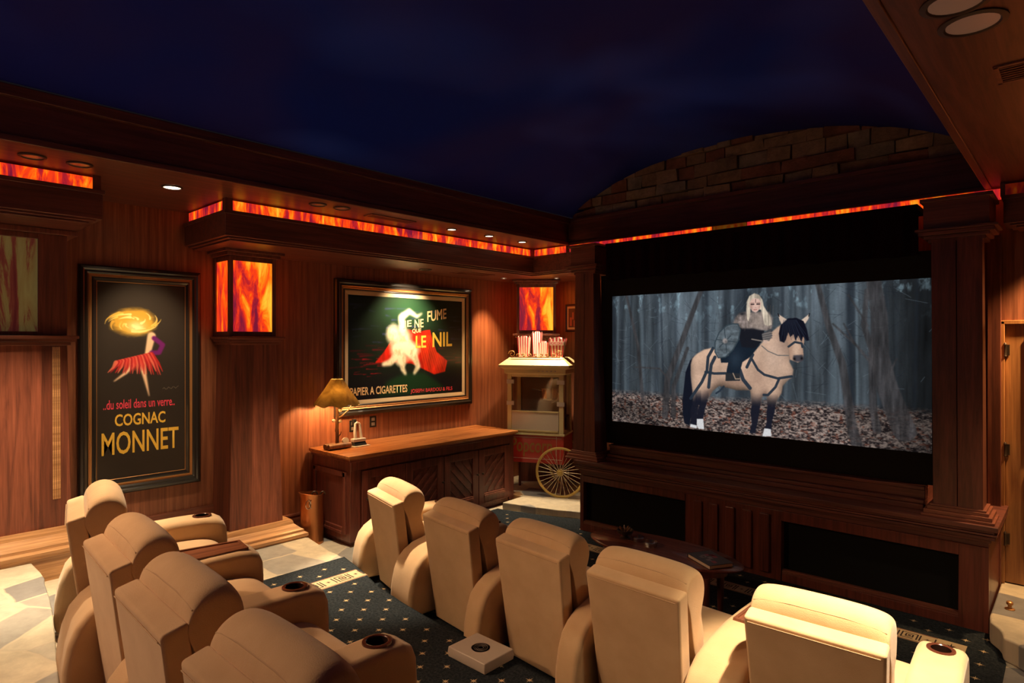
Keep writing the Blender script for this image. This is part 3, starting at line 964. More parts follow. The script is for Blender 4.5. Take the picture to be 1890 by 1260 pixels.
# ------------------------------------------------------------------ screen
scr = thing('projection_screen', 'wide projection screen showing a rider on a pale horse in a grey forest', 'screen', (-2.35, 5.8, 0.93))
build('black_border', MB().box(-3.90, -0.80, 5.755, 5.80, 0.93, 2.76), plain('screen_black', (0.02, 0.02, 0.02), 0.9, spec=0.05), scr, True)
build('screen_edge', MB().box(-3.96, -3.90, 5.75, 5.82, 0.93, 2.78), 'black', scr, True)
PX0, PX1, PZ0 = -3.813, -0.867, 1.176
def paint_screen():
    cv = Canvas(1000, 465, 700)
    X, Y = cv.X, cv.Y
    u8 = lambda *c: np.array(c) / 255.0
    # fog and trunks
    n1 = cv.noise(260, 170, 1); n2 = cv.noise(34, 420, 2); n3 = cv.noise(12, 160, 3)
    top = np.clip((Y - 330) / 140, 0, 1)
    b = 0.345 + 0.16 * (n1 - 0.5) + 0.42 * (n2 - 0.5) + 0.20 * (n3 - 0.5) + 0.05 * top
    b *= 1 - 0.68 * np.clip((X - 740) / 260, 0, 1) ** 1.1
    b *= 1 - 0.42 * np.clip((260 - X) / 300, 0, 1)
    b = np.clip(b, 0.03, 1)
    cv.img = np.stack([b * 0.82, b * 0.92, b * 1.0], -1)
    sp = cv.noise(20, 34, 8)
    cv.put(np.clip((sp - 0.60) * 6, 0, 1) * top * (1 - 0.6 * np.clip((X - 760) / 240, 0, 1)), u8(160, 194, 208), 0.9)
    for k in range(58):
        x = cv.rng.uniform(0, 1000); wd = cv.rng.uniform(4, 22)
        m = cv.blur(cv.line([(x, 85), (x + cv.rng.uniform(-14, 14), 470)], wd), cv.rng.uniform(1.5, 5))
        dk = cv.rng.uniform(0, 1)
        col = u8(28, 34, 42) if dk < 0.68 else u8(104, 120, 130)
        cv.put(m, col, cv.rng.uniform(0.20, 0.60))
    for k in range(260):
        x = cv.rng.uniform(0, 1000); y = cv.rng.uniform(140, 460)
        ln = cv.rng.uniform(12, 60); an = cv.rng.uniform(-1.5, 1.5)
        x1, y1 = x + ln * math.cos(an), y + ln * math.sin(an)
        lo_, hi_ = max(0, int((min(x, x1) - 4) / 1000 * cv.nx * 2)), int((max(x, x1) + 4) / 1000 * cv.nx * 2)
        sub = cv.X[:, lo_:hi_]
        if sub.shape[1] < 2:
            continue
        dx, dy = x1 - x, y1 - y
        t_ = np.clip(((sub - x) * dx + (cv.Y[:, lo_:hi_] - y) * dy) / (dx * dx + dy * dy), 0, 1)
        d_ = np.hypot(sub - x - t_ * dx, cv.Y[:, lo_:hi_] - y - t_ * dy)
        m = np.clip(1.1 - d_, 0, 1)[..., None] * 0.42
        col = u8(116, 132, 142) if k % 3 == 0 else u8(24, 28, 36)
        cv.img[:, lo_:hi_] = cv.img[:, lo_:hi_] * (1 - m) + m * col
    dark = cv.blur(cv.blob(545, 420, 70, 110), 6)
    cv.put(dark, u8(28, 34, 42), 0.4)
    # leaf litter
    hz = 122 + 10 * (cv.noise(60, 60, 4) - 0.5)
    gm = np.clip((hz - Y) / 26, 0, 1)
    l1 = cv.noise(9, 4.5, 5); l2 = cv.noise(5, 3, 6); l3 = cv.noise(120, 50, 9)
    lf = np.clip(0.5 + 2.2 * (l1 - 0.5) + 2.0 * (l2 - 0.5), 0, 1)
    base = u8(38, 32, 34)[None, None] * (1 - lf[..., None]) + u8(168, 148, 138)[None, None] * lf[..., None]
    rd = np.clip((cv.noise(11, 7, 10) - 0.60) * 7, 0, 1)[..., None]
    base = base * (1 - 0.6 * rd) + u8(120, 60, 44)[None, None] * 0.6 * rd
    base *= (0.72 + 0.5 * (l3 - 0.5) + 0.14 * np.exp(-((X - 600) / 300) ** 2))[..., None]
    base *= (1 - 0.35 * np.clip((X - 800) / 200, 0, 1))[..., None]
    cv.put(gm, base)
    # leaning trunks
    bark = u8(62, 60, 62)[None, None] * (0.45 + 0.95 * cv.noise(8, 60, 12))[..., None]
    for pts, a, b_ in ([(353, 470), (309, 363), (268, 262), (227, 164), (218, 40)], 16, 26), ([(303, 273), (251, 138), (251, 42)], 12, 20), ([(96, 204), (197, 201), (233, 165)], 5, 7), ([(60, 470), (110, 280), (130, 90)], 10, 14), \
                      ([(717, 470), (747, 344), (784, 232), (800, 122), (808, 56), (822, 5)], 14, 30), ([(863, 470), (878, 363), (878, 256), (896, 171), (937, 55)], 36, 58), ([(847, 440), (839, 342), (859, 277), (863, 104), (872, 50)], 12, 22), \
                      ([(759, 348), (820, 286), (870, 221)], 5, 8), ([(788, 348), (816, 290)], 4, 6), ([(920, 250), (890, 180)], 4, 6), ([(800, 430), (850, 340)], 4, 5):
        cv.put(cv.blur(cv.line(pts, a, b_), 1.2), bark, 0.82)
    P = {
     'body': [(321,240),(337,255),(364,270),(394,276),(416,268),(445,238),(482,230),(523,255),(546,283),(562,302),(585,326),(603,342),(614,348),(633,333),(638,295),(638,234),(649,211),(646,189),(633,179),(618,161),(614,138),(599,114),(597,100),(571,99),(571,124),(562,127),(554,123),(551,97),(523,95),(519,133),(517,142),(474,140),(433,148),(416,151),(394,134),(377,108),(355,84),(325,84),(321,130),(315,184),(315,218)],
     'hindL': [(325,100),(347,106),(339,55),(337,25),(335,12),(312,12),(315,36),(315,66)], 'hindLs': [(314,17),(337,14),(337,4),(312,6)],
     'hindR': [(355,107),(376,104),(366,70),(359,35),(337,33),(339,63)], 'hindRs': [(337,36),(360,38),(363,4),(344,3),(337,13)],
     'foreL': [(523,103),(551,107),(546,71),(542,44),(535,16),(534,7),(515,6),(523,38),(519,69)], 'foreR': [(573,107),(597,110),(594,79),(585,48),(584,23),(563,21),(569,46),(569,77)],
     'foreRs': [(562,26),(582,25),(584,3),(556,0)],
     'tail': [(328,250),(312,231),(296,192),(290,141),(285,98),(285,55),(292,17),(310,11),(315,36),(331,59),(325,88),(325,122),(317,159),(315,193),(317,223)],
     'face': [(611,329),(618,340),(644,351),(673,343),(680,317),(680,295),(676,280),(678,257),(676,242),(662,233),(649,238),(638,242),(636,272),(633,295),(614,302)],
     'earL': [(604,381),(631,363),(627,348),(614,350),(608,363)], 'earR': [(672,361),(695,379),(692,364),(683,350)],
     'fore': [(611,346),(633,367),(658,368),(678,358),(688,332),(694,300),(686,298),(677,312),(672,295),(663,315),(655,298),(649,319),(640,310),(634,325),(627,302),(622,293),(609,298),(606,321)],
     'muz': [(649,255),(676,257),(678,244),(671,235),(655,235),(648,245)],
     'hair': [(507,425),(515,441),(531,449),(546,443),(556,427),(560,408),(569,392),(581,372),(585,349),(573,344),(562,349),(558,372),(552,396),(519,401),(517,377),(512,360),(507,370),(505,398)],
     'facew': [(515,417),(523,431),(534,433),(546,430),(552,416),(549,402),(542,392),(534,388),(524,393),(518,403)],
     'fur': [(482,387),(507,392),(523,389),(554,390),(577,388),(587,368),(585,337),(569,330),(546,334),(526,338),(490,338),(462,355),(470,375)],
     'torso': [(484,347),(526,340),(562,332),(560,302),(531,275),(490,279),(482,311)],
     'sleeve': [(554,320),(581,331),(587,314),(577,298),(558,298)], 'hand': [(558,302),(575,300),(567,291),(560,293)],
     'legs': [(447,262),(482,302),(523,283),(542,295),(548,286),(517,247),(493,231),(482,190),(483,172),(437,169),(441,205),(446,228),(422,227),(419,243),(449,250)],
     'boot': [(437,195),(462,194),(484,195),(486,171),(437,168)],
     'shield': [(478,353),(486,334),(480,302),(462,270),(437,246),(412,243),(401,262),(401,294),(416,327),(441,349),(462,354)]}
    pm = lambda k, r_=0.9: cv.blur(cv.poly(P[k]), r_)
    coat_n = cv.noise(40, 40, 21)
    cv.put(pm('tail'), u8(18, 22, 34)); 
    body = pm('body', 1.2)
    soft = cv.blur(body, 14)
    lift = np.clip((cv.blur(np.roll(body, -14, 0), 12) - cv.blur(np.roll(body, 14, 0), 12)), -1, 1)
    shade_ = np.clip(0.50 + 0.58 * soft - 0.55 * lift, 0.34, 1.22)
    cv.put(body, u8(180, 149, 128)[None, None] * ((0.86 + 0.28 * coat_n) * shade_)[..., None])
    for x, y, rx, ry, c, a in ((375, 245, 50, 26, (206, 172, 146), 0.35), (470, 165, 60, 16, (120, 92, 78), 0.5), (590, 250, 34, 60, (206, 178, 160), 0.45), (620, 300, 18, 40, (120, 98, 90), 0.5),
                               (330, 150, 14, 60, (206, 172, 146), 0.4), (545, 195, 20, 40, (150, 120, 104), 0.5), (640, 190, 16, 30, (196, 164, 144), 0.4), (380, 120, 24, 26, (96, 76, 70), 0.6), (535, 120, 20, 20, (196, 160, 136), 0.4), (600, 140, 18, 24, (206, 170, 146), 0.4), (562, 128, 10, 20, (110, 86, 76), 0.5)):
        cv.put(body * cv.blob(x, y, rx, ry), u8(*c), a)
    for k in ('hindL', 'hindR', 'foreL', 'foreR'):
        cv.put(np.maximum(pm(k, 1.0), body * (Y < 150) * (np.abs(X - np.mean([p[0] for p in P[k]])) < 24)) * np.clip((136 - Y) / 44, 0, 1), u8(24, 26, 38), 0.97)
    for k in ('hindLs', 'hindRs', 'foreRs'):
        cv.put(pm(k), u8(206, 206, 208))
    for pts, w_ in (([(394,274),(377,245),(373,199),(355,161),(315,104)],12), ([(401,245),(388,220),(384,191),(379,145)],13), ([(368,195),(399,191),(437,193)],10), ([(484,206),(495,175),(517,149)],14),
                    ([(523,241),(542,208),(562,193),(603,183),(644,191)],9), ([(607,182),(596,156),(573,130),(560,130)],9), ([(431,150),(418,135),(405,126)],7), ([(526,255),(507,215)],11)):
        cv.put(cv.line(pts, w_ * 0.85), u8(38, 48, 60), 0.95)
    cv.put(cv.line([(554,283),(573,267),(603,254),(636,254)], 3.2), u8(110, 104, 100))
    cv.put(pm('face'), u8(168, 134, 114)); cv.put(pm('face') * cv.blob(658, 275, 13, 45), u8(216, 184, 160), 0.7)
    cv.put(pm('face') * cv.blob(616, 300, 10, 40), u8(120, 96, 84), 0.6)
    cv.put(pm('earL'), u8(200, 176, 158)); cv.put(pm('earR'), u8(206, 184, 166))
    cv.put(cv.line([(604, 382), (607, 374)], 3), u8(20, 20, 26)); cv.put(cv.line([(695, 380), (693, 372)], 3), u8(20, 20, 26))
    cv.put(pm('muz', 1.5), u8(70, 66, 72)); cv.put(cv.blob(652, 244, 4, 5), u8(18, 16, 20)); cv.put(cv.blob(673, 246, 4, 5), u8(18, 16, 20))
    cv.put(cv.line([(635,281),(653,295),(673,291),(675,280)], 6.5), u8(44, 52, 62))
    cv.put(pm('fore', 0.8), u8(16, 18, 30))
    for k in range(16):
        x = 612 + k * 5.2
        cv.put(cv.line([(640 + (k - 8) * 2.5, 362), (x, cv.rng.uniform(292, 318))], 1.3), u8(46, 54, 70), 0.6)
    cv.put(pm('legs'), u8(22, 32, 44)); cv.put(pm('legs') * cv.blob(470, 240, 22, 30), u8(46, 60, 74), 0.6)
    cv.put(pm('boot'), u8(40, 42, 46)); cv.put(cv.line([(462,194),(470,176),(484,177)], 3.5), u8(150, 130, 112))
    cv.put(pm('torso'), u8(24, 26, 34))
    cv.put(cv.line([(523,304),(556,298)], 4), u8(120, 110, 104))
    furn = cv.noise(9, 12, 30)
    cv.put(pm('fur', 2.2), u8(120, 108, 104)[None, None] * (0.5 + 1.0 * furn)[..., None])
    cv.put(pm('fur', 2) * cv.blob(545, 360, 30, 30), u8(176, 158, 144), 0.55)
    cv.put(cv.blob(492, 385, 12, 5), u8(22, 24, 30), 0.8)
    cv.put(pm('sleeve'), u8(110, 104, 102)); 
    for k in range(9):
        cv.put(cv.line([(512 + 8.4 * k + (10 if k > 3 else -2), 408), (500 + 11 * k, 330 + (k % 3) * 9)], 1.2), u8(96, 86, 76), 0.55 if k in (0, 1, 2, 6, 7, 8) else 0.0)
    for k in range(4):
        cv.put(cv.line([(556, 302 + 7 * k), (586, 308 + 7 * k)], 2), u8(58, 56, 60), 0.8)
    cv.put(pm('hand'), u8(196, 166, 150))
    sh = pm('shield')
    cv.put(sh, u8(86, 96, 103)[None, None] * (0.65 + 0.7 * cv.noise(12, 10, 33))[..., None])
    cv.put(np.clip(cv.line([P['shield'][i] for i in list(range(11)) + [0]], 4), 0, 1), u8(52, 64, 72), 0.9)
    for a, b_ in (((416,278),(454,315)), ((433,340),(441,262)), ((407,303),(474,295))):
        cv.put(cv.line([a, b_], 3), u8(48, 58, 66), 0.8)
    cv.put(np.clip(cv.blob(435, 299, 9, 9) * 2 - 0.4, 0, 1), u8(150, 142, 140)); cv.put(cv.blob(438, 296, 4, 4), u8(80, 74, 74), 0.7)
    cv.put(pm('hair'), u8(190, 176, 158)[None, None] * (0.62 + 0.75 * cv.noise(5, 40, 35))[..., None])
    cv.put(pm('facew'), u8(214, 178, 164)); cv.put(pm('facew') * cv.blob(520, 405, 6, 16), u8(150, 116, 106), 0.6)
    cv.put(pm('facew') * cv.blob(548, 405, 5, 16), u8(160, 126, 116), 0.5)
    for x in (525, 543):
        cv.put(cv.line([(x - 4, 414), (x + 4, 414)], 4), u8(50, 40, 42), 0.9); cv.put(cv.line([(x - 5, 418), (x + 5, 418.5)], 1.6), u8(96, 72, 66), 0.8)
    cv.put(cv.line([(535, 430), (535, 419)], 1.8), u8(50, 40, 42), 0.9)
    cv.put(cv.line([(529, 397), (539, 397)], 2.2), u8(150, 80, 78), 0.9); cv.put(cv.line([(533, 403), (537, 403)], 1.6), u8(160, 120, 110), 0.8)
    g2 = cv.blur(cv.noise(3, 3, 50), 1)
    cv.img = np.clip(cv.img * (0.92 + 0.16 * g2)[..., None], 0, 1)
    return cv
cv = paint_screen()
cv.mesh('picture', lambda u, v: (PX0 + u * (PX1 - PX0), np.full_like(u, 5.7525), PZ0 + v * 0.465 * (PX1 - PX0)), painted('projected_picture', 1.0), scr)

# valance above the screen: pleated velvet
val = MB()
top, bot = [], []
n = 240
for i in range(n + 1):
    x = -3.87 + 2.915 * i / n
    y = 5.72 - 0.010 * math.sin(i * 0.55) - 0.008 * math.sin(i * 0.23)
    top.append((x, y, 3.08)); bot.append((x, y - 0.01 - 0.008 * math.sin(i * 0.55), 2.735 - 0.012 * abs(math.sin(i * 0.131))))
for i in range(n + 1):
    val.v += [top[i], bot[i], (bot[i][0], 5.75, bot[i][2]), (top[i][0], 5.75, top[i][2])]
for i in range(n):
    for k in range(4):
        a, b = i * 4 + k, i * 4 + (k + 1) % 4
        val.face(a, b, b + 4, a + 4)
t = thing('valance', 'black red pleated velvet valance hanging over the top of the screen', 'curtain', (-2.4, 5.74, 2.73))
build('drape', val, 'velvet', t, True, smooth=True)
build('head_board', MB().box(-3.87, -0.955, 5.70, 6.02, 3.08, 3.125), 'velvet', t, True)

# ------------------------------------------------------------------ door wall at the right
mb = MB()
mb.box(-0.56, -0.47, 6.20, 6.3, 0.15, ZU).box(-0.47, 1.2, 6.20, 6.3, 2.20, ZU).box(0.42, 1.2, 6.20, 6.3, 0.15, 2.20)
struct('wall_door', mb, 'wood_reed')
mb = MB()
mb.box(-0.56, -0.475, 6.14, 6.2, 0.0, ZB)
struct('trim_7', mb, 'wood_z', 'narrow reeded board beside the right column', bevel=0.004)
d = MB()
d.box(-0.455, 0.40, 6.215, 6.25, 0.16, 2.185)
door = struct('door_1', d, 'wood_door', 'golden wood door at the right edge', bevel=0.003)
fr = MB()
for a, b, lo, hi in ((-0.34, 0.29, 0.35, 1.0), (-0.34, 0.29, 1.15, 2.06)):
    fr.box(a, b, 6.205, 6.216, lo, lo + 0.02).box(a, b, 6.205, 6.216, hi - 0.02, hi).box(a, a + 0.02, 6.205, 6.216, lo, hi).box(b - 0.02, b, 6.205, 6.216, lo, hi)
build('panel_moulding', fr, 'wood_door', door, bevel=0.003)
cs = MB()
cs.box(-0.485, -0.455, 6.185, 6.22, 0.15, 2.21).box(0.40, 0.43, 6.185, 6.22, 0.15, 2.21).box(-0.485, 0.43, 6.185, 6.22, 2.185, 2.215)
build('door_casing', cs, 'wood_door', door, bevel=0.004)
for z_ in (1.93, 1.15, 0.45):
    h_ = MB().lathe([(0.009, 0), (0.012, 0.006), (0.009, 0.012), (0.009, 0.09), (0.012, 0.096), (0.009, 0.105), (0.004, 0.112)], (-0.452, 6.188, z_), 10)
    h_.box(-0.452, -0.425, 6.196, 6.212, z_ + 0.01, z_ + 0.095)
    build('hinge', h_, 'bronze', door, smooth=True)
t = thing('door_stop', 'small round brass door stop on the stone step by the door', 'door stop', (-0.385, 5.62, 0.15))
build('stem', MB().lathe([(0.03, 0), (0.03, 0.006), (0.012, 0.012), (0.012, 0.03), (0.02, 0.036), (0.02, 0.052), (0.012, 0.058)], n=16), 'gold', t, smooth=True)

# ------------------------------------------------------------------ framed posters
def framed(label, y0, y1, z0, z1, prof_, mats, group):
    t = thing('framed_poster', label, 'picture', (-6.1, (y0 + y1) / 2, z0), 0, group)
    mb = MB()
    rings = [[(-6.1 + h, y0 + d_, z0 + d_), (-6.1 + h, y1 - d_, z0 + d_), (-6.1 + h, y1 - d_, z1 - d_), (-6.1 + h, y0 + d_, z1 - d_)] for d_, h, _ in prof_]
    for k in range(len(rings) - 1):
        mb.mi = prof_[k + 1][2]
        mb.loft([rings[k], rings[k + 1]], False)
    build('frame', mb, mats, t, True, smooth=False)
    build('backing_board', MB().box(-6.1, -6.088, y0 + 0.03, y1 - 0.03, z0 + 0.03, z1 - 0.03), 'black', t, True)
    return t
# tall poster
f1 = framed('tall framed black poster with red and gold brushwork reading COGNAC MONNET', 1.311, 2.269, 0.742, 2.690,
            [(0.0, 0.0, 0), (0.0, 0.03, 0), (0.012, 0.045, 0), (0.03, 0.05, 0), (0.042, 0.04, 0), (0.058, 0.042, 0), (0.072, 0.028, 0), (0.079, 0.026, 1), (0.082, 0.031, 1), (0.092, 0.031, 1), (0.095, 0.026, 1), (0.105, 0.030, 0), (0.122, 0.022, 0), (0.128, 0.020, 0), (0.131, 0.023, 1), (0.134, 0.020, 1), (0.136, 0.014, 0)],
            ['frame_black', 'gold'], 'framed posters on the left wall')
def paint1():
    cv = Canvas(690, 1676, 200)           # mm; origin (1.445, 0.876)
    q = lambda y, z: ((y - 1.445) * 1000, (z - 0.876) * 1000)
    u8 = lambda *c: np.array(c) / 255.0
    cv.img[:] = u8(50, 44, 40)
    cv.put(np.clip((cv.Y - 900) / 900, 0, 1), u8(66, 58, 50), 0.6)
    sw = cv.noise(90, 36, 3)
    # loose abstract plume of golden strokes
    cx, cy = q(1.72, 2.22)
    plume = np.clip(1.5 - np.hypot((cv.X - cx) / 165, (cv.Y - cy) / 118) * 1.25 + 0.35 * (sw - 0.5), 0, 1)
    cv.put(np.clip(plume * 2.2, 0, 1), u8(206, 160, 60))
    g_ = random.Random(2)
    for k in range(26):
        a = g_.uniform(0, 6.28); r0 = g_.uniform(40, 150); da = g_.uniform(0.5, 1.1)
        pts = [(cx + 1.35 * (r0 + 8 * i) * math.cos(a + da * i / 5) * 0.9, cy + (r0 + 4 * i) * math.sin(a + da * i / 5) * 0.72) for i in range(6)]
        cv.put(cv.blur(cv.line(pts, g_.uniform(12, 26), 3), 2), u8(*g_.choice([(255, 236, 160), (246, 214, 110), (255, 226, 140), (226, 176, 72)])), 0.85)
    cv.put(cv.blob(cx + 20, cy - 40, 70, 50), u8(255, 244, 190), 0.8)
    # a plain abstract fan of warm brush strokes under the plume
    skin = u8(236, 196, 160)
    for pts, a, b_ in (([(1.86, 2.10), (1.84, 2.00), (1.82, 1.90)], 66, 40), ([(1.74, 1.88), (1.66, 1.78), (1.57, 1.71)], 46, 8), ([(1.78, 1.86), (1.81, 1.72), (1.84, 1.57)], 50, 8)):
        cv.put(cv.blur(cv.line([q(*p) for p in pts], a, b_), 5), skin)
    cv.put(cv.blur(cv.line([q(1.88, 2.08), q(1.95, 2.02), q(1.92, 1.95), q(1.86, 1.95)], 40, 40), 5), u8(110, 36, 110))
    for k in range(24):
        x0, z0_ = 1.86 - 0.012 * k, 1.94 - 0.003 * k
        x1, z1_ = 1.95 - 0.0185 * k, 1.75 + (0.03 if k % 3 == 0 else 0) + 0.0016 * k
        cv.put(cv.blur(cv.line([q(x0, z0_), q((x0 + x1) / 2 + 0.01, (z0_ + z1_) / 2), q(x1, z1_)], 34, 6), 2), u8(*[(196, 44, 44), (222, 84, 74), (168, 30, 40), (232, 120, 96)][k % 4]), 0.85)
    pts = [q(1.95 + 0.012 * k, 1.625 + 0.010 * math.sin(k * 1.9) + 0.001 * k) for k in range(12)]
    cv.put(cv.line(pts, 4), u8(140, 130, 120), 0.8)
    return cv
cv = paint1()
cv.mesh('print', lambda u, v: (np.full_like(u, -6.084), 1.445 + u * 0.69, 0.876 + v * 1.676), painted('poster_print', 0, 0.3), f1)
def on_wall(y0, y1, z0, z1, dz=0.0, x=-6.0825):
    return lambda u, v: (x, y0 + u * (y1 - y0), z0 + v * (z1 - z0) + u * dz)
text_mesh('lettering', '..du soleil dans un verre..', 'letter_pink', f1, on_wall(1.49, 2.05, 1.47, 1.55), offset=0.008)
text_mesh('lettering', 'COGNAC', 'letter_yellow', f1, on_wall(1.575, 1.972, 1.322, 1.425), offset=0.02)
text_mesh('lettering', 'MONNET', 'letter_yellow', f1, on_wall(1.478, 2.082, 1.08, 1.275), offset=0.012)

# wide picture over the credenza
f2 = framed('wide framed dark poster lettered LE NIL above the credenza', 3.685, 5.765, 1.209, 2.752,
            [(0.0, 0.0, 0), (0.0, 0.03, 0), (0.012, 0.05, 0), (0.04, 0.055, 0), (0.055, 0.045, 0), (0.075, 0.045, 0), (0.088, 0.03, 1), (0.098, 0.036, 1), (0.106, 0.03, 1), (0.118, 0.034, 0), (0.128, 0.026, 0), (0.132, 0.026, 2), (0.172, 0.020, 2), (0.172, 0.012, 0)],
            ['frame_black', 'gold', 'cream_liner'], 'framed posters on the left wall')
def paint2():
    cv = Canvas(1736, 1199, 340)          # origin (3.857, 1.381)
    q = lambda y, z: ((y - 3.857) * 1000, (z - 1.381) * 1000)
    u8 = lambda *c: np.array(c) / 255.0
    n = cv.noise(300, 60, 2)
    cv.img[:] = u8(22, 30, 22)
    cv.put(cv.blob(900, 1050, 700, 260), u8(40, 80, 52), 0.7)
    cv.put(np.clip((380 - cv.Y) / 250, 0, 1), u8(26, 20, 32), 0.7)
    g_ = random.Random(4)
    for k in range(60):
        x, y = g_.uniform(0, 1700), g_.uniform(330, 1130)
        c = (60, 66, 120) if y > 640 else ((120, 20, 30) if y > 300 else (80, 10, 20))
        cv.put(cv.blur(cv.line([(x, y), (x + g_.uniform(60, 240), y + g_.uniform(-14, 14))], g_.uniform(8, 26), 3), 5), u8(*c), 0.6)
    for k in range(26):
        x, y = g_.uniform(40, 560), g_.uniform(260, 480)
        cv.put(cv.blur(cv.line([(x, y), (x + g_.uniform(40, 180), y + g_.uniform(-8, 8))], 9, 3), 3), u8(170, 24, 34), 0.65)
    cv.put(cv.blur(cv.poly([q(4.25, 1.40), q(4.40, 1.58), q(4.65, 1.66), q(4.95, 1.66), q(5.2, 1.52), q(5.35, 1.40)]), 22), u8(26, 58, 34), 0.9)
    # red drape
    drape = [q(4.42, 2.02), q(4.62, 2.20), q(4.90, 2.18), q(5.05, 2.20), q(5.10, 2.05), q(5.16, 1.92), q(5.34, 1.80), q(5.30, 1.66), q(5.12, 1.63), q(4.95, 1.70), q(4.75, 1.78), q(4.55, 1.80), q(4.22, 1.80), q(4.34, 1.92)]
    dm = cv.blur(cv.poly(drape), 6)
    cv.put(dm, u8(190, 34, 20)[None, None] * (0.6 + 0.8 * cv.noise(70, 160, 7))[..., None])
    for k in range(9):
        cv.put(dm * cv.blur(cv.line([q(4.85 + 0.03 * k, 2.12), q(4.98 + 0.04 * k, 1.66)], 16, 8), 5), u8(236, 96, 34), 0.6)
    # plain pale plume of smoke with a few drifting wisps
    w_ = u8(226, 218, 190)
    for y, z, ry, rz in ((4.48, 2.14, 110, 120), (4.64, 2.06, 130, 160), (4.74, 1.94, 140, 120), (4.55, 1.96, 120, 120), (4.60, 1.82, 90, 80)):
        cv.put(np.clip(1.5 - 1.5 * np.hypot((cv.X - q(y, z)[0]) / ry, (cv.Y - q(y, z)[1]) / rz) + 0.3 + 0.5 * (cv.noise(80, 80, 13) - 0.5), 0, 1), w_)
    for pts, a, b_ in (([(4.56, 1.90), (4.44, 1.80), (4.34, 1.78)], 110, 50), ([(4.62, 1.84), (4.62, 1.72), (4.66, 1.66)], 90, 40), ([(4.80, 1.86), (4.86, 1.74), (4.80, 1.66)], 100, 40), ([(4.62, 2.20), (4.60, 2.34), (4.72, 2.42), (4.84, 2.36), (4.92, 2.40)], 110, 14)):
        cv.put(cv.blur(cv.line([q(*p) for p in pts], a, b_), 12), w_)
    nn = cv.noise(60, 90, 9)
    whiteish = np.clip((cv.img.min(-1) - 0.55) * 4, 0, 1)
    cv.put(whiteish * np.clip((0.52 - nn) * 5, 0, 1), u8(168, 158, 120), 0.8)
    return cv
cv = paint2()
cv.mesh('print', lambda u, v: (np.full_like(u, -6.085), 3.857 + u * 1.736, 1.381 + v * 1.199), painted('poster_print_wide', 0, 0.3), f2)
TW = lambda *a: on_wall(*a, x=-6.0835)
text_mesh('lettering', 'JE', 'letter_cream', f2, TW(4.625, 4.755, 2.195, 2.30, 0.015), offset=0.018)
text_mesh('lettering', 'NE', 'letter_cream', f2, TW(4.80, 4.942, 2.215, 2.32, 0.015), offset=0.018)
text_mesh('lettering', 'FUME', 'letter_cream', f2, TW(5.005, 5.322, 2.295, 2.43, 0.05), offset=0.018)
text_mesh('lettering', 'QUE', 'letter_cream', f2, TW(4.765, 4.905, 2.145, 2.205, 0.01), offset=0.02)
text_mesh('lettering', 'LE', 'letter_yellow', f2, TW(4.82, 4.985, 1.968, 2.12, 0.006), offset=0.018)
text_mesh('lettering', 'NIL', 'letter_yellow', f2, TW(5.09, 5.42, 1.978, 2.165, 0.012), offset=0.018)
text_mesh('lettering', 'PAPIER A CIGARETTES', 'letter_cream', f2, TW(3.885, 4.69, 1.432, 1.525), offset=0.018)
text_mesh('lettering', 'JOSEPH BARDOU & FILS', 'letter_red', f2, TW(4.74, 5.425, 1.40, 1.462), offset=0.018)

# small picture beside the corner lantern
t = thing('framed_picture', 'small dark framed picture half hidden by the left column', 'picture', (-5.31, 7.0, 2.19))
mb = MB()
rg = lambda d_, h: [(-5.42 + d_, 7.0 - h, 2.19 + d_), (-5.18 - d_, 7.0 - h, 2.19 + d_), (-5.18 - d_, 7.0 - h, 2.575 - d_), (-5.42 + d_, 7.0 - h, 2.575 - d_)]
mb.loft([rg(0, 0), rg(0, 0.02), rg(0.012, 0.028), rg(0.03, 0.018), rg(0.03, 0.01)], False)
build('frame', mb, 'frame_black', t, True)
build('mat_board', MB().box(-5.39, -5.21, 6.985, 6.995, 2.22, 2.545), 'cream_liner', t, True)
mb = MB().box(-5.365, -5.235, 6.982, 6.986, 2.25, 2.515)
build('print', mb, plain('small_print', (0.10, 0.05, 0.04), 0.5), t, True)
mb = MB()
for x, z, a, b in ((-5.34, 2.27, 0.035, 0.12), (-5.30, 2.36, 0.03, 0.10), (-5.275, 2.26, 0.02, 0.09)):
    mb.box(x, x + a, 6.980, 6.983, z, z + b)
build('print_shapes', mb, plain('small_print_red', (0.4, 0.12, 0.08), 0.5), t, True)

# ------------------------------------------------------------------ carpets: navy with stars and a key border
NAVY = None
def navy():
    m, nt, p = newmat('navy_carpet')
    v = coords(nt)
    n1 = noise(nt, v, 420, 2, 0.6); n2 = noise(nt, v, 60, 3, 0.7)
    col = ramp(nt, n2.outputs[0], [(0.35, (0.010, 0.014, 0.019)), (0.72, (0.038, 0.046, 0.055))])
    nt.links.new(col, p.inputs['Base Color'])
    p.inputs['Roughness'].default_value = 0.95
    p.inputs['Specular IOR Level'].default_value = 0.1
    bump(nt, p, n1.outputs[0], 0.5, 0.004)
    return m
M['navy'] = navy()
M['star'] = plain('carpet_star', (0.62, 0.47, 0.28), 0.95, spec=0.1)
M['band_cream'] = plain('carpet_border_cream', (0.52, 0.40, 0.25), 0.95, spec=0.1)
M['band_dark'] = plain('carpet_border_dark', (0.045, 0.03, 0.03), 0.95, spec=0.1)
M['band_red'] = plain('carpet_border_red', (0.20, 0.06, 0.05), 0.95, spec=0.1)
def star(mb, x, y, z, r0=0.031, sq=0.55):
    vs = []
    for k in range(16):
        rr = r0 if k % 4 == 0 else (r0 * 0.62 if k % 2 == 0 else r0 * 0.24)
        a = 2 * math.pi * k / 16
        vs.append((x + rr * math.cos(a), y + rr * math.sin(a), z))
    mb.add(vs, [tuple(range(16))])
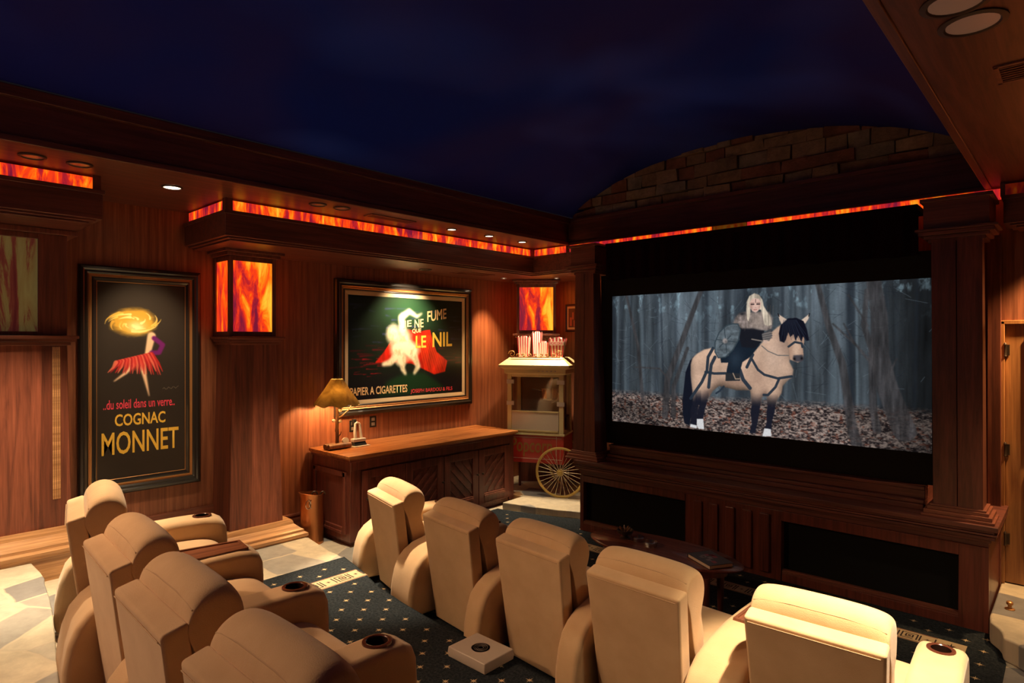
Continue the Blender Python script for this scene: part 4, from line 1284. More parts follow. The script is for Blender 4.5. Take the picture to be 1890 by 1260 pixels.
def key_band(mb, y0, y1, x0, x1, z, flip=False):
    """border running along y between x0 and x1 (or along x when flip)"""
    def bx(a0, a1, b0, b1, zz, mi):
        mb.mi = mi
        if flip:
            a0, a1, b0, b1 = b0, b1, a0, a1
        mb.add([(a0, b0, zz), (a1, b0, zz), (a1, b1, zz), (a0, b1, zz)], [(0, 1, 2, 3)])
    w_ = x1 - x0
    bx(x0, x1, y0, y1, z, 2)
    bx(x0 + 0.004, x0 + 0.012, y0, y1, z + 0.0008, 4); bx(x1 - 0.012, x1 - 0.004, y0, y1, z + 0.0008, 4)
    per = w_ * 1.22
    n = max(1, int((y1 - y0) / per)); per = (y1 - y0) / n
    xm = (x0 + x1) / 2; lw = w_ * 0.055; h_ = w_ * 0.30
    for k in range(n):
        c = y0 + per * (k + 0.28)
        for q in (1.0, 0.50):
            s_ = h_ * q
            bx(xm - s_, xm + s_, c - s_, c - s_ + lw, z + 0.0008, 3); bx(xm - s_, xm + s_, c + s_ - lw, c + s_, z + 0.0008, 3)
            bx(xm - s_, xm - s_ + lw, c - s_, c + s_ - (lw * 2.5 if q == 1 else 0), z + 0.0008, 3); bx(xm + s_ - lw, xm + s_, c - s_, c + s_, z + 0.0008, 3)
        s_ = w_ * 0.05
        bx(xm - s_, xm + s_, c - s_, c + s_, z + 0.0008, 3)
        c2 = y0 + per * (k + 0.77)
        mb.mi = 3
        star(mb, *((c2, xm) if flip else (xm, c2)), z + 0.0008, w_ * 0.14)
        for d_ in (-per * 0.2, per * 0.2):
            bx(xm - h_, xm + h_, c2 + d_ - lw * 0.5, c2 + d_ + lw * 0.5, z + 0.0008, 3)
def a_edge(x):
    for (xa, ya), (xb, yb) in zip(AEDGE[:-1], AEDGE[1:]):
        if xa <= x <= xb:
            return ya + (yb - ya) * (x - xa) / (xb - xa)
    return AEDGE[-1][1]
def a2_edge(x):
    for (xa, ya), (xb, yb) in zip(A2EDGE[:-1], A2EDGE[1:]):
        if xa <= x <= xb:
            return ya + (yb - ya) * (x - xa) / (xb - xa)
    return 1.4
CMATS = ['navy', 'star', 'band_cream', 'band_dark', 'band_red']
mb = MB()
xs_ = [-4.79, -4.6, -4.35, -4.03, -3.61, -3.27, -2.9, -2.5, -1.7, -0.8, 1.15]
ring = [(x, a_edge(x) + 0.004) for x in xs_] + [(x, a2_edge(x) + 0.006) for x in xs_[::-1]]
mb.prism(ring, 'z', 0.145, 0.152)
# carpet drops over the front of the riser
for xa, xb in zip(xs_[:-1], xs_[1:]):
    mb.hexa([(xa, a_edge(xa) + 0.001, 0.004), (xb, a_edge(xb) + 0.001, 0.004), (xb, a_edge(xb) + 0.008, 0.004), (xa, a_edge(xa) + 0.008, 0.004)],
            [(xa, a_edge(xa) + 0.001, 0.152), (xb, a_edge(xb) + 0.001, 0.152), (xb, a_edge(xb) + 0.008, 0.152), (xa, a_edge(xa) + 0.008, 0.152)])
ZC = 0.1535
mb.mi = 1
i = 0
for i in range(-8, 50):
    for j in range(-12, 14):
        if (i + j) % 2:
            continue
        x = -3.966 + 0.1125 * i; y = 2.50 + 0.109 * j
        if x < -4.72 or x > 1.0 or -4.50 < x < -4.23:
            continue
        if y > a_edge(x) - 0.04 or y < a2_edge(x) + 0.06:
            continue
        star(mb, x, y, ZC)
key_band(mb, a2_edge(-4.4) + 0.02, 2.895, -4.455, -4.275, ZC)
tag(build('carpet', mb, CMATS, smooth=False), 'navy star carpet with a key border on the raised aisle between the seat rows', 'carpet')
mb = MB()
mb.prism([(-4.62, 3.12), (-4.95, 3.9), (-5.27, 4.5), (-5.27, 5.445), (-5.22, 5.445), (-4.8, 5.55), (-4.41, 5.70), (-4.085, 5.81), (-4.05, 5.81), (-4.05, 5.44), (-0.44, 5.44), (-0.36, 5.0), (-0.34, 2.85), (-0.8, 2.765), (-1.7, 2.73), (-2.5, 2.765), (-3.3, 2.80), (-4.03, 2.92)], 'z', 0.0, 0.006)
mb.mi = 1
for i in range(-44, 8):
    for j in range(-24, 3):
        if (i + j) % 2:
            continue
        x = -0.699 + 0.1075 * i; y = 5.319 + 0.109 * j
        if not (-5.20 < x < -0.41 and 3.0 < y < 5.40) or (x < -4.6 and y < 4.6):
            continue
        if (-3.96 < x < -0.53 and 4.88 < y < 5.16) or (y < 5.16 and (-0.78 < x < -0.53 or -3.96 < x < -3.7)):
            continue
        star(mb, x, y, 0.0075)
key_band(mb, -3.74, -0.735, 4.95, 5.115, 0.0075, True)
key_band(mb, 3.1, 4.95, -0.735, -0.572, 0.0075)
key_band(mb, 3.1, 4.95, -3.905, -3.742, 0.0075)
for x0, x1 in ((-0.735, -0.572), (-3.905, -3.742)):
    mb.mi = 2
    mb.add([(x0, 4.95, 0.0075), (x1, 4.95, 0.0075), (x1, 5.115, 0.0075), (x0, 5.115, 0.0075)], [(0, 1, 2, 3)])
    mb.mi = 3
    star(mb, (x0 + x1) / 2, 5.03, 0.0084, 0.06)
tag(build('carpet', mb, CMATS, smooth=False), 'navy star carpet with a key border in front of the screen cabinet', 'carpet')

# ------------------------------------------------------------------ recliners
ZP = 0.82
PW = 0.556
def arm_mesh(x0b, x1b, x0f, x1f, sc=1.0):
    pr = [(-0.055, 0.03), (-0.062, 0.12), (-0.058, 0.21), (-0.038, 0.32), (-0.008, 0.405), (0.04, 0.462), (0.11, 0.51), (0.24, 0.552), (0.42, 0.578), (0.60, 0.585), (0.74, 0.585), (0.81, 0.576), (0.855, 0.55), (0.875, 0.50), (0.88, 0.42), (0.88, 0.03)]
    def X(y):
        k = (y + 0.06) / 0.94
        return x0b + (x0f - x0b) * k, x1b + (x1f - x1b) * k
    mb = MB()
    n = len(pr)
    mb.v = [(X(y)[0], y, z) for y, z in pr] + [(X(y)[1], y, z) for y, z in pr]
    mb.face(*range(n)); mb.face(*range(2 * n - 1, n - 1, -1))
    for i in range(n):
        j = (i + 1) % n
        mb.face(i, j, n + j, n + i)
    return mb
def make_arm(parent, x0b, x1b, x0f, x1f, cup=True):
    mb = arm_mesh(x0b, x1b, x0f, x1f)
    o = build('arm', mb, 'suede', parent, bevel=0.038, seg=4, ang=60)
    o.modifiers['bevel'].angle_limit = R(50)
    if cup:
        cx = (x0f + x1f) / 2 + (x0b + x1b - x0f - x1f) / 2 * 0.16; cy = 0.735; cz = 0.587
        # bore the arm out for the cup
        cut = build('cutter', MB().lathe([(0.043, -0.09), (0.043, 0.05)], (cx, cy, cz), 28), 'cup_in', parent)
        bo = o.modifiers.new('bore', 'BOOLEAN'); bo.operation = 'DIFFERENCE'; bo.object = cut; bo.solver = 'EXACT'
        dg = bpy.context.evaluated_depsgraph_get(); dg.update()
        me = bpy.data.meshes.new_from_object(o.evaluated_get(dg))
        o.modifiers.clear(); o.data = me
        bpy.data.objects.remove(cut)
        rn = MB(); n = 32
        rg_ = lambda rr, z: [(cx + rr * math.cos(2 * math.pi * i / n), cy + rr * math.sin(2 * math.pi * i / n), cz + z) for i in range(n)]
        rn.loft([rg_(0.041, -0.088), rg_(0.041, 0.001), rg_(0.044, 0.004), rg_(0.050, 0.005), rg_(0.058, 0.003), rg_(0.060, -0.004), rg_(0.058, -0.012)], False)
        rn.m = [1 if k < n else 0 for k in range(len(rn.f))]
        h = build('cup_holder', rn, ['wood_cup', 'cup_in'], parent, smooth=True)
        build('cup_floor', MB().disc((cx, cy, cz - 0.085), 0.0415, 28), 'cup_in', h)
    return o
def make_recliner(parent, left, right, wl=0.205, wr=0.205, wrf=0.205):
    hw = PW / 2
    # rear panel: a leaning boxed slab
    mb = MB()
    mb.hexa([(-hw * 0.90, 0.10, 0.012), (hw * 0.90, 0.10, 0.012), (hw * 0.90, 0.19, 0.012), (-hw * 0.90, 0.19, 0.012)],
            [(-hw, 0.0, ZP), (hw, 0.0, ZP), (hw, 0.085, ZP + 0.022), (-hw, 0.085, ZP + 0.022)])
    bp = build('back_panel', mb, 'suede', parent, bevel=0.014, seg=3)
    sm = MB()
    sm.tube([(-hw + 0.02, -0.0015, ZP - 0.022), (hw - 0.02, -0.0015, ZP - 0.022)], 0.0022, 6)
    build('seam', sm, 'seam', bp)
    # pillow back
    pr = [(0.080, 0.80), (0.082, 0.855), (0.098, 0.900), (0.132, 0.932), (0.18, 0.945), (0.235, 0.925), (0.272, 0.875), (0.28, 0.81), (0.258, 0.745), (0.236, 0.705), (0.250, 0.655), (0.285, 0.58), (0.292, 0.49), (0.275, 0.42), (0.20, 0.40), (0.17, 0.46), (0.145, 0.60), (0.115, 0.72)]
    cy = sum(p[0] for p in pr) / len(pr); cz = 0.70
    mb = MB(); rings = []
    for fx, sc, dz in ((-1.0, 0.62, 0.075), (-0.985, 0.80, 0.05), (-0.93, 0.93, 0.028), (-0.8, 0.99, 0.012), (-0.5, 1.0, 0.002), (0, 1.01, 0), (0.5, 1.0, 0.002), (0.8, 0.99, 0.012), (0.93, 0.93, 0.028), (0.985, 0.80, 0.05), (1.0, 0.62, 0.075)):
        ring_ = []
        for y, z in pr:
            k = max(0.0, (z - 0.72) / 0.225)
            sy = sc if y > 0.15 else 1.0
            ring_.append((fx * hw * (1.0 if z > 0.7 else 0.97), cy + (y - cy) * sy, z - dz * k * 0.8 if z > 0.72 else cz + (z - cz) * (0.9 + 0.1 * sc)))
        rings.append(ring_)
    mb.loft(rings)
    bc = build('back_cushion', mb, 'suede_w', parent, sub=2)
    pp = MB()
    pts = []
    for fx, dz in ((-0.95, 0.02), (-0.8, 0.010), (-0.4, 0.0), (0, 0.0), (0.4, 0.0), (0.8, 0.010), (0.95, 0.02)):
        pts.append((fx * hw, 0.099, 0.891 - dz))
    pp.tube(pts, 0.003, 6)
    build('piping', pp, 'seam', bc)
    # seat
    pr = [(0.20, 0.30), (0.20, 0.43), (0.24, 0.462), (0.40, 0.47), (0.62, 0.478), (0.76, 0.465), (0.83, 0.42), (0.84, 0.34), (0.80, 0.30)]
    mb = MB(); rings = []
    for fx, sc in ((-1, 0.80), (-0.985, 0.92), (-0.85, 1.0), (0, 1.02), (0.85, 1.0), (0.985, 0.92), (1, 0.80)):
        rings.append([(fx * hw, 0.52 + (y - 0.52) * (0.97 + 0.03 * sc), 0.38 + (z - 0.38) * sc) for y, z in pr])
    mb.loft(rings)
    build('seat_cushion', mb, 'suede', parent, sub=2)
    build('footrest', MB().box(-hw + 0.008, hw - 0.008, 0.74, 0.845, 0.07, 0.335), 'suede', parent, bevel=0.03, seg=3)
    build('base_frame', MB().box(-hw + 0.01, hw - 0.01, 0.20, 0.74, 0.0, 0.30), 'black', parent)
    if left:
        make_arm(parent, -hw - wl, -hw - 0.004, -hw - 0.205, -hw - 0.004)
    if right:
        make_arm(parent, hw + 0.004, hw + wr, hw + 0.004, hw + wrf)
def console_wedge(label, loc, rz, wb, wf):
    t = thing('wedge_console', label, 'armrest', loc, rz, 'wedge consoles between the recliners')
    make_arm(t, -wb / 2, wb / 2, -wf / 2, wf / 2, False)
    ya, yb = 0.44, 0.80
    W_ = lambda y: (wb + (wf - wb) * (y + 0.06) / 0.94) / 2 - 0.045
    mb = MB()
    o = [(-W_(ya), ya), (W_(ya), ya), (W_(yb), yb), (-W_(yb), yb)]
    i_ = [(-W_(ya) + 0.016, ya + 0.016), (W_(ya) - 0.016, ya + 0.016), (W_(yb) - 0.016, yb - 0.016), (-W_(yb) + 0.016, yb - 0.016)]
    zz = lambda p: 0.580
    mb.loft([[(x, y, zz((x, y)) - 0.02) for x, y in o], [(x, y, zz((x, y)) + 0.014) for x, y in o], [(x, y, zz((x, y)) + 0.014) for x, y in i_], [(x, y, zz((x, y)) + 0.0075) for x, y in i_]])
    build('tray', mb, 'wood_tray', t, smooth=False)
    return t

def copy_tree(o, parent=None):
    c = o.copy(); C.objects.link(c)
    if parent is not None:
        c.parent = parent
        c.matrix_parent_inverse = o.matrix_parent_inverse.copy()
    for ch in list(o.children):
        copy_tree(ch, c)
    return c
row1 = [(-4.057, 2.854, -13.7), (-3.177, 2.758, -6.4), (-2.422, 2.734, -4.9), (-1.679, 2.684, -1.6), (-0.839, 2.738, 2.6)]
row1 = [(x * 1.03, y * 1.03, a) for x, y, a in row1]
SC1 = (1.03, 1.03, 0.955)          # the front row stands a little wider and lower
row2 = [(-4.111, 0.831, -11.9), (-3.163, 0.742, -3.3), (-2.405, 0.682, -1.5), (-1.66, 0.665, 0.0)]
G1, G2 = 'recliners in the front row', 'recliners in the back row'
lab1 = ['cream suede recliner at the left end of the front row, nearest the credenza, brightly lit', 'cream suede recliner second from the left in the front row', 'cream suede recliner in the middle of the front row, behind the white console box',
        'cream suede recliner second from the right in the front row, before the oval table', 'bright cream suede recliner at the right end of the front row']
lab2 = ['cream suede recliner at the far left of the back row with a lit headrest', 'cream suede recliner second from the left in the back row', 'cream suede recliner third from the left in the back row', 'cream suede recliner nearest the camera at the bottom left of the back row']
protos = {}
for row, labs, grp, z_ in ((row1, lab1, G1, 0.007), (row2, lab2, G2, 0.30)):
    for k, (x, y, a) in enumerate(row):
        if grp == G1:
            kind = ('L', 'R', 'R', '', 'E')[k]
        else:
            kind = ('L', 'B', 'B', 'B')[k]
        if kind not in protos:
            t = thing('recliner', labs[k], 'armchair', (x, y, z_), R(a), grp)
            make_recliner(t, kind == 'L', kind in 'RBE' and kind != '', 0.205, {'R': 0.17, 'B': 0.20}.get(kind, 0.205), {'R': 0.135, 'B': 0.18}.get(kind, 0.205))
            protos[kind] = t
            t.scale = SC1 if grp == G1 else (1, 1, 1)
        else:
            t = copy_tree(protos[kind])
            t.location = (x, y, z_); t.rotation_euler = (0, 0, R(a)); t['label'] = labs[k]; t['group'] = grp; t.scale = SC1 if grp == G1 else (1, 1, 1)
def between(p, q, z_, label, kx=1.0, kz=1.0):
    hw = (PW / 2 + 0.006) * kx
    def pt(c, lx, ly):
        a = R(c[2])
        return c[0] + lx * math.cos(a) - ly * math.sin(a), c[1] + lx * math.sin(a) + ly * math.cos(a)
    lb, rb = pt(p, hw, -0.06 * kx), pt(q, -hw, -0.06 * kx)
    lf, rf = pt(p, hw, 0.88 * kx), pt(q, -hw, 0.88 * kx)
    wb = math.hypot(rb[0] - lb[0], rb[1] - lb[1]); wf = math.hypot(rf[0] - lf[0], rf[1] - lf[1])
    a = R((p[2] + q[2]) / 2)
    mx, my = (lb[0] + rb[0]) / 2, (lb[1] + rb[1]) / 2
    loc = (mx - 0.06 * math.sin(a), my + 0.06 * math.cos(a), z_)
    c = console_wedge(label, loc, a, wb * 0.985 / kx, max(0.10, wf * 0.97) / kx)
    c.scale = (kx, kx, kz)
    return c
between(row1[0], row1[1], 0.007, 'cream wedge armrest between the two leftmost seats of the front row', 1.03, 0.955)
between(row1[3], row1[4], 0.007, 'broad cream wedge armrest with wood tray left of the bright right end seat', 1.03, 0.955)
between(row2[0], row2[1], 0.30, 'cream wedge armrest with long dark wood tray in the back row')

# ------------------------------------------------------------------ credenza
t = thing('credenza', 'long dark wood credenza with honey top below the wide poster', 'cabinet', (-5.7, 4.6, 0))
mb = MB()
mb.box(-6.075, -5.36, 3.43, 5.80, 0.06, 0.86)
mb.box(-6.075, -5.345, 3.415, 3.53, 0.05, 0.86).box(-6.075, -5.345, 5.73, 5.81, 0.05, 0.86)
mb.box(-6.075, -5.40, 3.45, 5.78, 0.0, 0.06)
mb.box(-6.075, -5.34, 3.42, 5.80, 0.76, 0.86)
build('body', mb, 'wood_cab', t, True, bevel=0.004)
mb = MB()
mb.box(-6.03, -5.98, 3.395, 3.42, 0.12, 0.74).box(-5.46, -5.41, 3.395, 3.42, 0.12, 0.74).box(-6.03, -5.41, 3.395, 3.42, 0.69, 0.74)
mb.box(-5.98, -5.46, 3.385, 3.42, 0.12, 0.15).box(-5.98, -5.46, 3.395, 3.42, 0.15, 0.185)
build('side_panel', mb, 'wood_cab', t, True, bevel=0.005)
mb = MB()
mb.box(-6.075, -5.295, 3.37, 5.845, 0.885, 0.917)
mb.box(-6.075, -5.312, 3.385, 5.83, 0.872, 0.885)
build('top', mb, 'wood_top', t, True, bevel=0.006)
build('cornice', MB().box(-6.075, -5.325, 3.40, 5.815, 0.845, 0.872), 'wood_cab_y', t, True, bevel=0.004)
for k in range(4):
    y0 = 3.55 + k * 0.545; y1 = y0 + 0.535
    dmb = MB()
    dmb.box(-5.36, -5.332, y0, y0 + 0.09, 0.09, 0.745).box(-5.36, -5.332, y1 - 0.09, y1, 0.09, 0.745)
    dmb.box(-5.36, -5.332, y0 + 0.09, y1 - 0.09, 0.66, 0.745).box(-5.36, -5.332, y0 + 0.09, y1 - 0.09, 0.09, 0.17)
    dmb.box(-5.36, -5.35, y0 + 0.09, y1 - 0.09, 0.17, 0.66)
    dr = build('door', dmb, 'wood_cab', t, True, bevel=0.004)
    loc_ = -Vector(t.location)
    ml = MB()
    ml.box(-5.35, -5.322, y0 + 0.085, y1 - 0.085, 0.165, 0.19).box(-5.35, -5.33, y0 + 0.085, y1 - 0.085, 0.19, 0.21)
    ml.xf(Matrix.Translation(loc_)); build('sill_moulding', ml, 'wood_x', dr, bevel=0.003)
    sl = MB()
    sgn = 1 if k % 2 else -1
    for q in range(7):
        # diagonal slats forming chevrons over each pair of doors
        c = -0.36 + q * 0.12
        pts = []
        for s_ in (-0.178, 0.178):
            pts.append((s_, c + sgn * s_ * 1.0))
        (a0, b0), (a1, b1) = pts
        lim = 0.225
        def clip(a0, b0, a1, b1):
            t0, t1 = 0.0, 1.0
            d_ = b1 - b0
            for bound, up in ((-lim, False), (lim, True)):
                tt = (bound - b0) / d_
                if (d_ > 0) == up:
                    t1 = min(t1, tt)
                else:
                    t0 = max(t0, tt)
            return (a0 + (a1 - a0) * t0, b0 + d_ * t0, a0 + (a1 - a0) * t1, b0 + d_ * t1) if t1 - t0 > 0.1 else None
        r_ = clip(a0, b0, a1, b1)
        if r_:
            ym, zm = (y0 + y1) / 2, 0.43
            h_ = 0.028
            sl.hexa([(-5.352, ym + r_[0], zm + r_[1] - h_), (-5.343, ym + r_[0], zm + r_[1] - h_), (-5.343, ym + r_[2], zm + r_[3] - h_), (-5.352, ym + r_[2], zm + r_[3] - h_)],
                    [(-5.352, ym + r_[0], zm + r_[1] + h_), (-5.343, ym + r_[0], zm + r_[1] + h_), (-5.343, ym + r_[2], zm + r_[3] + h_), (-5.352, ym + r_[2], zm + r_[3] + h_)])
    sl.xf(Matrix.Translation(loc_)); build('panel', sl, 'wood_cab_y', dr)
    kb = MB()
    ky = (y1 - 0.03) if k in (0, 1, 2) and k != 3 else y0 + 0.045
    if k == 0:
        ky = y0 + 0.04
    kb.lathe([(0.004, 0.0), (0.006, 0.012), (0.013, 0.02), (0.013, 0.03), (0.006, 0.036)], n=12)
    kb.xf(Matrix.Translation(Vector((-5.332, ky, 0.46)) + loc_) @ Matrix.Rotation(R(90), 4, 'Y')); build('knob', kb, 'bronze', dr, smooth=True)

# table lamp on the credenza
t = thing('table_lamp', 'rustic branch table lamp with a ribbed mica shade on the credenza', 'lamp', (-5.80, 3.545, 0.917))
sh = MB(); rings = []; n = 64
for r_, z_ in ((0.045, 0.742), (0.06, 0.735), (0.13, 0.62), (0.212, 0.500), (0.225, 0.475), (0.221, 0.475), (0.126, 0.615), (0.055, 0.73)):
    rings.append([((r_ + (0.018 * r_ / 0.25) * (0.5 + 0.5 * math.cos(i * 2 * math.pi / n * 8))) * math.cos(i * 2 * math.pi / n), (r_ + (0.018 * r_ / 0.25) * (0.5 + 0.5 * math.cos(i * 2 * math.pi / n * 8))) * math.sin(i * 2 * math.pi / n),
                   z_ - (0.016 * (r_ / 0.25) ** 2) * (1 - math.cos(i * 2 * math.pi / n * 8))) for i in range(n)])
sh.loft(rings, False)
build('lamp_shade', sh, 'shade_lamp', t, smooth=True)
build('finial', MB().lathe([(0.048, 0.735), (0.048, 0.748), (0.02, 0.752), (0.012, 0.765), (0.004, 0.772)], n=16), 'bronze', t, smooth=True)
st = MB()
st.tube([(0, 0, 0.02), (0.006, 0.0, 0.12), (-0.004, 0.004, 0.24), (0.004, 0, 0.40), (0, 0, 0.52)], [0.022, 0.019, 0.018, 0.017, 0.015], 10)
st.tube([(0.0, 0, 0.31), (0.03, 0.05, 0.35), (0.04, 0.11, 0.40), (0.06, 0.15, 0.47)], [0.010, 0.008, 0.006, 0.004], 8)
st.tube([(0.0, 0.0, 0.16), (0.02, -0.03, 0.19), (0.02, -0.035, 0.22)], [0.008, 0.006, 0.003], 8)
st.tube([(0.0, 0.0, 0.12), (0.02, 0.03, 0.15), (0.02, 0.04, 0.18)], [0.008, 0.006, 0.003], 8)
build('stem', st, 'bark', t, smooth=True)
for y_, z_ in ((-0.05, 0.30), (0.025, 0.29), (0.022, 0.40), (0.018, 0.45)):
    kn = MB(); s0 = 0
    kn.lathe([(0.003, -0.01), (0.017, -0.008), (0.017, 0.008), (0.003, 0.01)], n=12)
    kn.xf(Matrix.Translation((0.02, y_, z_)) @ Matrix.Rotation(R(80), 4, 'Y'), s0)
    build('cut_stub', kn, 'ivory', t, smooth=True)
bs = MB()
for dy, dx, r_ in ((-0.0, 0.05, 0.032), (0.0, -0.03, 0.03), (0.0, 0.0, 0.03)):
    bs.tube([(dx, dy - 0.13, r_), (dx, dy, r_ + 0.003), (dx, dy + 0.13, r_)], [r_ * 0.92, r_, r_ * 0.92], 10)
build('log_base', bs, 'bark', t, smooth=True, ang=50)
dk = MB()
dk.lathe([(0.002, -0.012), (0.036, -0.012), (0.036, 0.012), (0.002, 0.012)], n=20)
dk.xf(Matrix.Translation((0.02, 0.09, 0.075)) @ Matrix.Rotation(R(75), 4, 'Y'))
build('birch_slice', dk, 'ivory', t, smooth=True)
point((-5.80, 3.545, 0.917 + 0.55), 38, DEEP, 0.04)
t = thing('handset_stand', 'small pale two-pronged stand on a dark base with white tray beside the lamp', 'stand', (-5.78, 3.80, 0.917))
build('tray', MB().box(-0.07, 0.07, -0.10, 0.10, 0, 0.010), 'ivory', t, bevel=0.003)
build('base', MB().hexa([(-0.045, -0.085, 0.01), (0.05, -0.085, 0.01), (0.05, 0.075, 0.01), (-0.045, 0.075, 0.01)], [(-0.03, -0.075, 0.05), (0.03, -0.075, 0.05), (0.03, 0.065, 0.05), (-0.03, 0.065, 0.05)]), 'black', t, bevel=0.005)
build('cradle', MB().box(-0.035, 0.04, -0.085, 0.07, 0.05, 0.085), 'silver', t, bevel=0.008)
for a in (-0.045, 0.03):
    build('prong', MB().tube([(0.0, a, 0.08), (-0.012, a * 0.9 + 0.0, 0.16), (-0.02, a * 0.7, 0.24)], [0.018, 0.016, 0.012], 10), 'silver', t, smooth=True)
build('bridge', MB().tube([(-0.02, -0.035, 0.238), (-0.022, -0.01, 0.252), (-0.02, 0.022, 0.238)], 0.012, 10), 'silver', t, smooth=True)
# outlets
def outlet(y, z, label, plug=False):
    t = thing('wall_outlet', label, 'outlet', (-6.1, y, z))
    build('cover_plate', MB().box(0, 0.006, -0.045, 0.045, -0.065, 0.065), 'black', t, bevel=0.003)
    sk = MB()
    for zz_ in (-0.028, 0.028):
        sk.box(0.006, 0.009, -0.022, 0.022, zz_ - 0.018, zz_ + 0.018)
    build('socket', sk, 'console_grey', t, bevel=0.002)
    if plug:
        build('plug', MB().box(0.009, 0.05, -0.02, 0.02, 0.01, 0.08), 'black', t, bevel=0.006)
outlet(4.20, 1.115, 'black outlet plate on the wall below the wide poster')
outlet(3.93, 1.09, 'outlet with black plug on the wall behind the lamp', True)

# copper bin with canes
t = thing('copper_bin', 'tall copper umbrella bin with ring handle left of the credenza', 'bin', (-5.78, 3.245, 0.0))
n = 40
rings = []
for r_, z_, lip in ((0.112, 0.0, 0), (0.116, 0.015, 0), (0.112, 0.03, 0), (0.113, 0.30, 0), (0.115, 0.46, 0), (0.121, 0.50, 1), (0.115, 0.502, 1), (0.108, 0.45, 0), (0.105, 0.05, 0)):
    rings.append([((r_ + (0.012 * max(0, -math.sin(2 * math.pi * i / n)) if lip else 0)) * math.cos(2 * math.pi * i / n), (r_ + (0.012 * max(0, -math.sin(2 * math.pi * i / n)) if lip else 0)) * math.sin(2 * math.pi * i / n),
                   z_ + (0.025 * max(0, -math.sin(2 * math.pi * i / n)) if lip else 0)) for i in range(n)])
mb = MB(); mb.loft(rings, False)
mb.face(*range(n)[::-1]); mb.face(*range((len(rings) - 1) * n, len(rings) * n))
build('body', mb, 'copper', t, smooth=True)
rg = MB()
for dy in (-0.018, 0.022):
    rg.tube([(0.095, -0.075 + dy + 0.028 * math.cos(a), 0.42 + 0.042 * math.sin(a)) for a in [2 * math.pi * k / 18 for k in range(18)]], 0.004, 6, True)
build('ring_handle', rg, 'chrome', t, smooth=True)
for lab, x, y, dx, dy in (('dark curved cane handle at the right rim of the copper bin', -5.72, 3.285, 0.01, 0.045), ('dark curved cane handle at the middle of the copper bin', -5.78, 3.225, 0.01, 0.05)):
    c = MB()
    pts = [(x, y, 0.07), (x + 0.005, y + 0.01, 0.44)] + [(x + 0.01 + dx * (1 - math.cos(a)), y + 0.012 + dy * (1 - math.cos(a)) * 0.5, 0.49 + 0.03 * math.sin(a)) for a in [math.pi * k / 8 for k in range(9)]]
    o = build('cane', c.tube(pts, 0.008, 8), 'bronze', smooth=True)
    tag(o, lab, 'cane', 'canes in the copper bin')

# ------------------------------------------------------------------ popcorn cart
ang = R(23.5)
t = thing('popcorn_cart', 'cream and red popcorn cart with a yellow spoked wheel in the corner', 'popcorn machine', (-5.205, 6.065, 0.085), ang)
hw, dp = 0.385, 0.44
fz = 0.085
Z = lambda z_: z_ - fz
build('base_box', MB().box(-hw, hw, 0.0, dp, Z(0.48), Z(0.84)), 'red_paint', t, bevel=0.006)
ln = MB()
ln.box(-hw + 0.03, hw - 0.03, -0.002, 0.0, Z(0.535), Z(0.539)).box(-hw + 0.03, hw - 0.03, -0.002, 0.0, Z(0.808), Z(0.812)).box(hw - 0.10, hw - 0.096, -0.002, 0.0, Z(0.50), Z(0.83))
build('pinstripe', ln, 'box_white', t)
lg = MB()
for x_ in (-hw + 0.04, hw - 0.06):
    for y_ in (0.05, dp - 0.08):
        build('leg', MB().box(x_, x_ + 0.03, y_, y_ + 0.03, 0.0, Z(0.48)), 'wood_cab', t, bevel=0.004)
build('counter', MB().box(-hw - 0.012, hw + 0.012, -0.015, dp + 0.01, Z(0.84), Z(0.865)), 'cream_paint', t, bevel=0.005)
for x_ in (-hw + 0.005, hw - 0.065):
    for y_ in (0.0, dp - 0.05):
        build('post', MB().box(x_, x_ + 0.06, y_, y_ + 0.045, Z(0.865), Z(1.63)), 'cream_paint', t, bevel=0.004)
ps = MB()
ps.box(-hw + 0.065, hw - 0.065, 0.005, 0.03, Z(0.865), Z(0.90))
build('lower_rail', ps, 'cream_paint', t, bevel=0.004)
build('upper_rail', MB().box(-hw + 0.065, hw - 0.065, 0.005, 0.03, Z(1.59), Z(1.63)), 'cream_paint', t, bevel=0.004)
build('front_drawer', MB().box(-hw + 0.068, hw - 0.068, -0.004, 0.03, Z(0.905), Z(1.135)), 'white_panel', t, bevel=0.004)
build('drawer_lip', MB().box(-hw + 0.068, hw - 0.068, -0.012, 0.032, Z(1.135), Z(1.15)).box(-hw + 0.068, hw - 0.068, -0.012, 0.03, Z(0.89), Z(0.905)), 'cream_paint', t, bevel=0.003)
build('glass_pane', MB().box(-hw + 0.065, hw - 0.065, 0.012, 0.017, Z(1.15), Z(1.59)), 'pane', t)
for x_ in (-hw + 0.02, hw - 0.024):
    build('glass_pane', MB().box(x_, x_ + 0.004, 0.045, dp - 0.05, Z(0.90), Z(1.59)), 'pane', t)
build('rear_panel', MB().box(-hw + 0.06, hw - 0.06, dp - 0.03, dp - 0.02, Z(0.90), Z(1.60)), plain('rear_steel', (0.16, 0.10, 0.05), 0.4, 0.4), t)
build('popping_floor', MB().box(-hw + 0.03, hw - 0.03, 0.035, dp - 0.03, Z(1.06), Z(1.08)), plain('pan', (0.10, 0.075, 0.05), 0.5), t)
for x_ in (-hw, hw - 0.09):
    for z_ in (1.22, 1.50):
        build('hinge', MB().box(x_ - 0.002, x_ + 0.10, -0.008, 0.01, Z(z_), Z(z_ + 0.055)), 'silver', t, bevel=0.004)
kt = MB()
kt.lathe([(0.02, Z(1.27)), (0.10, Z(1.28)), (0.115, Z(1.31)), (0.115, Z(1.42)), (0.122, Z(1.425)), (0.122, Z(1.435)), (0.10, Z(1.44)), (0.02, Z(1.445))], (0.13, 0.25, 0), 24)
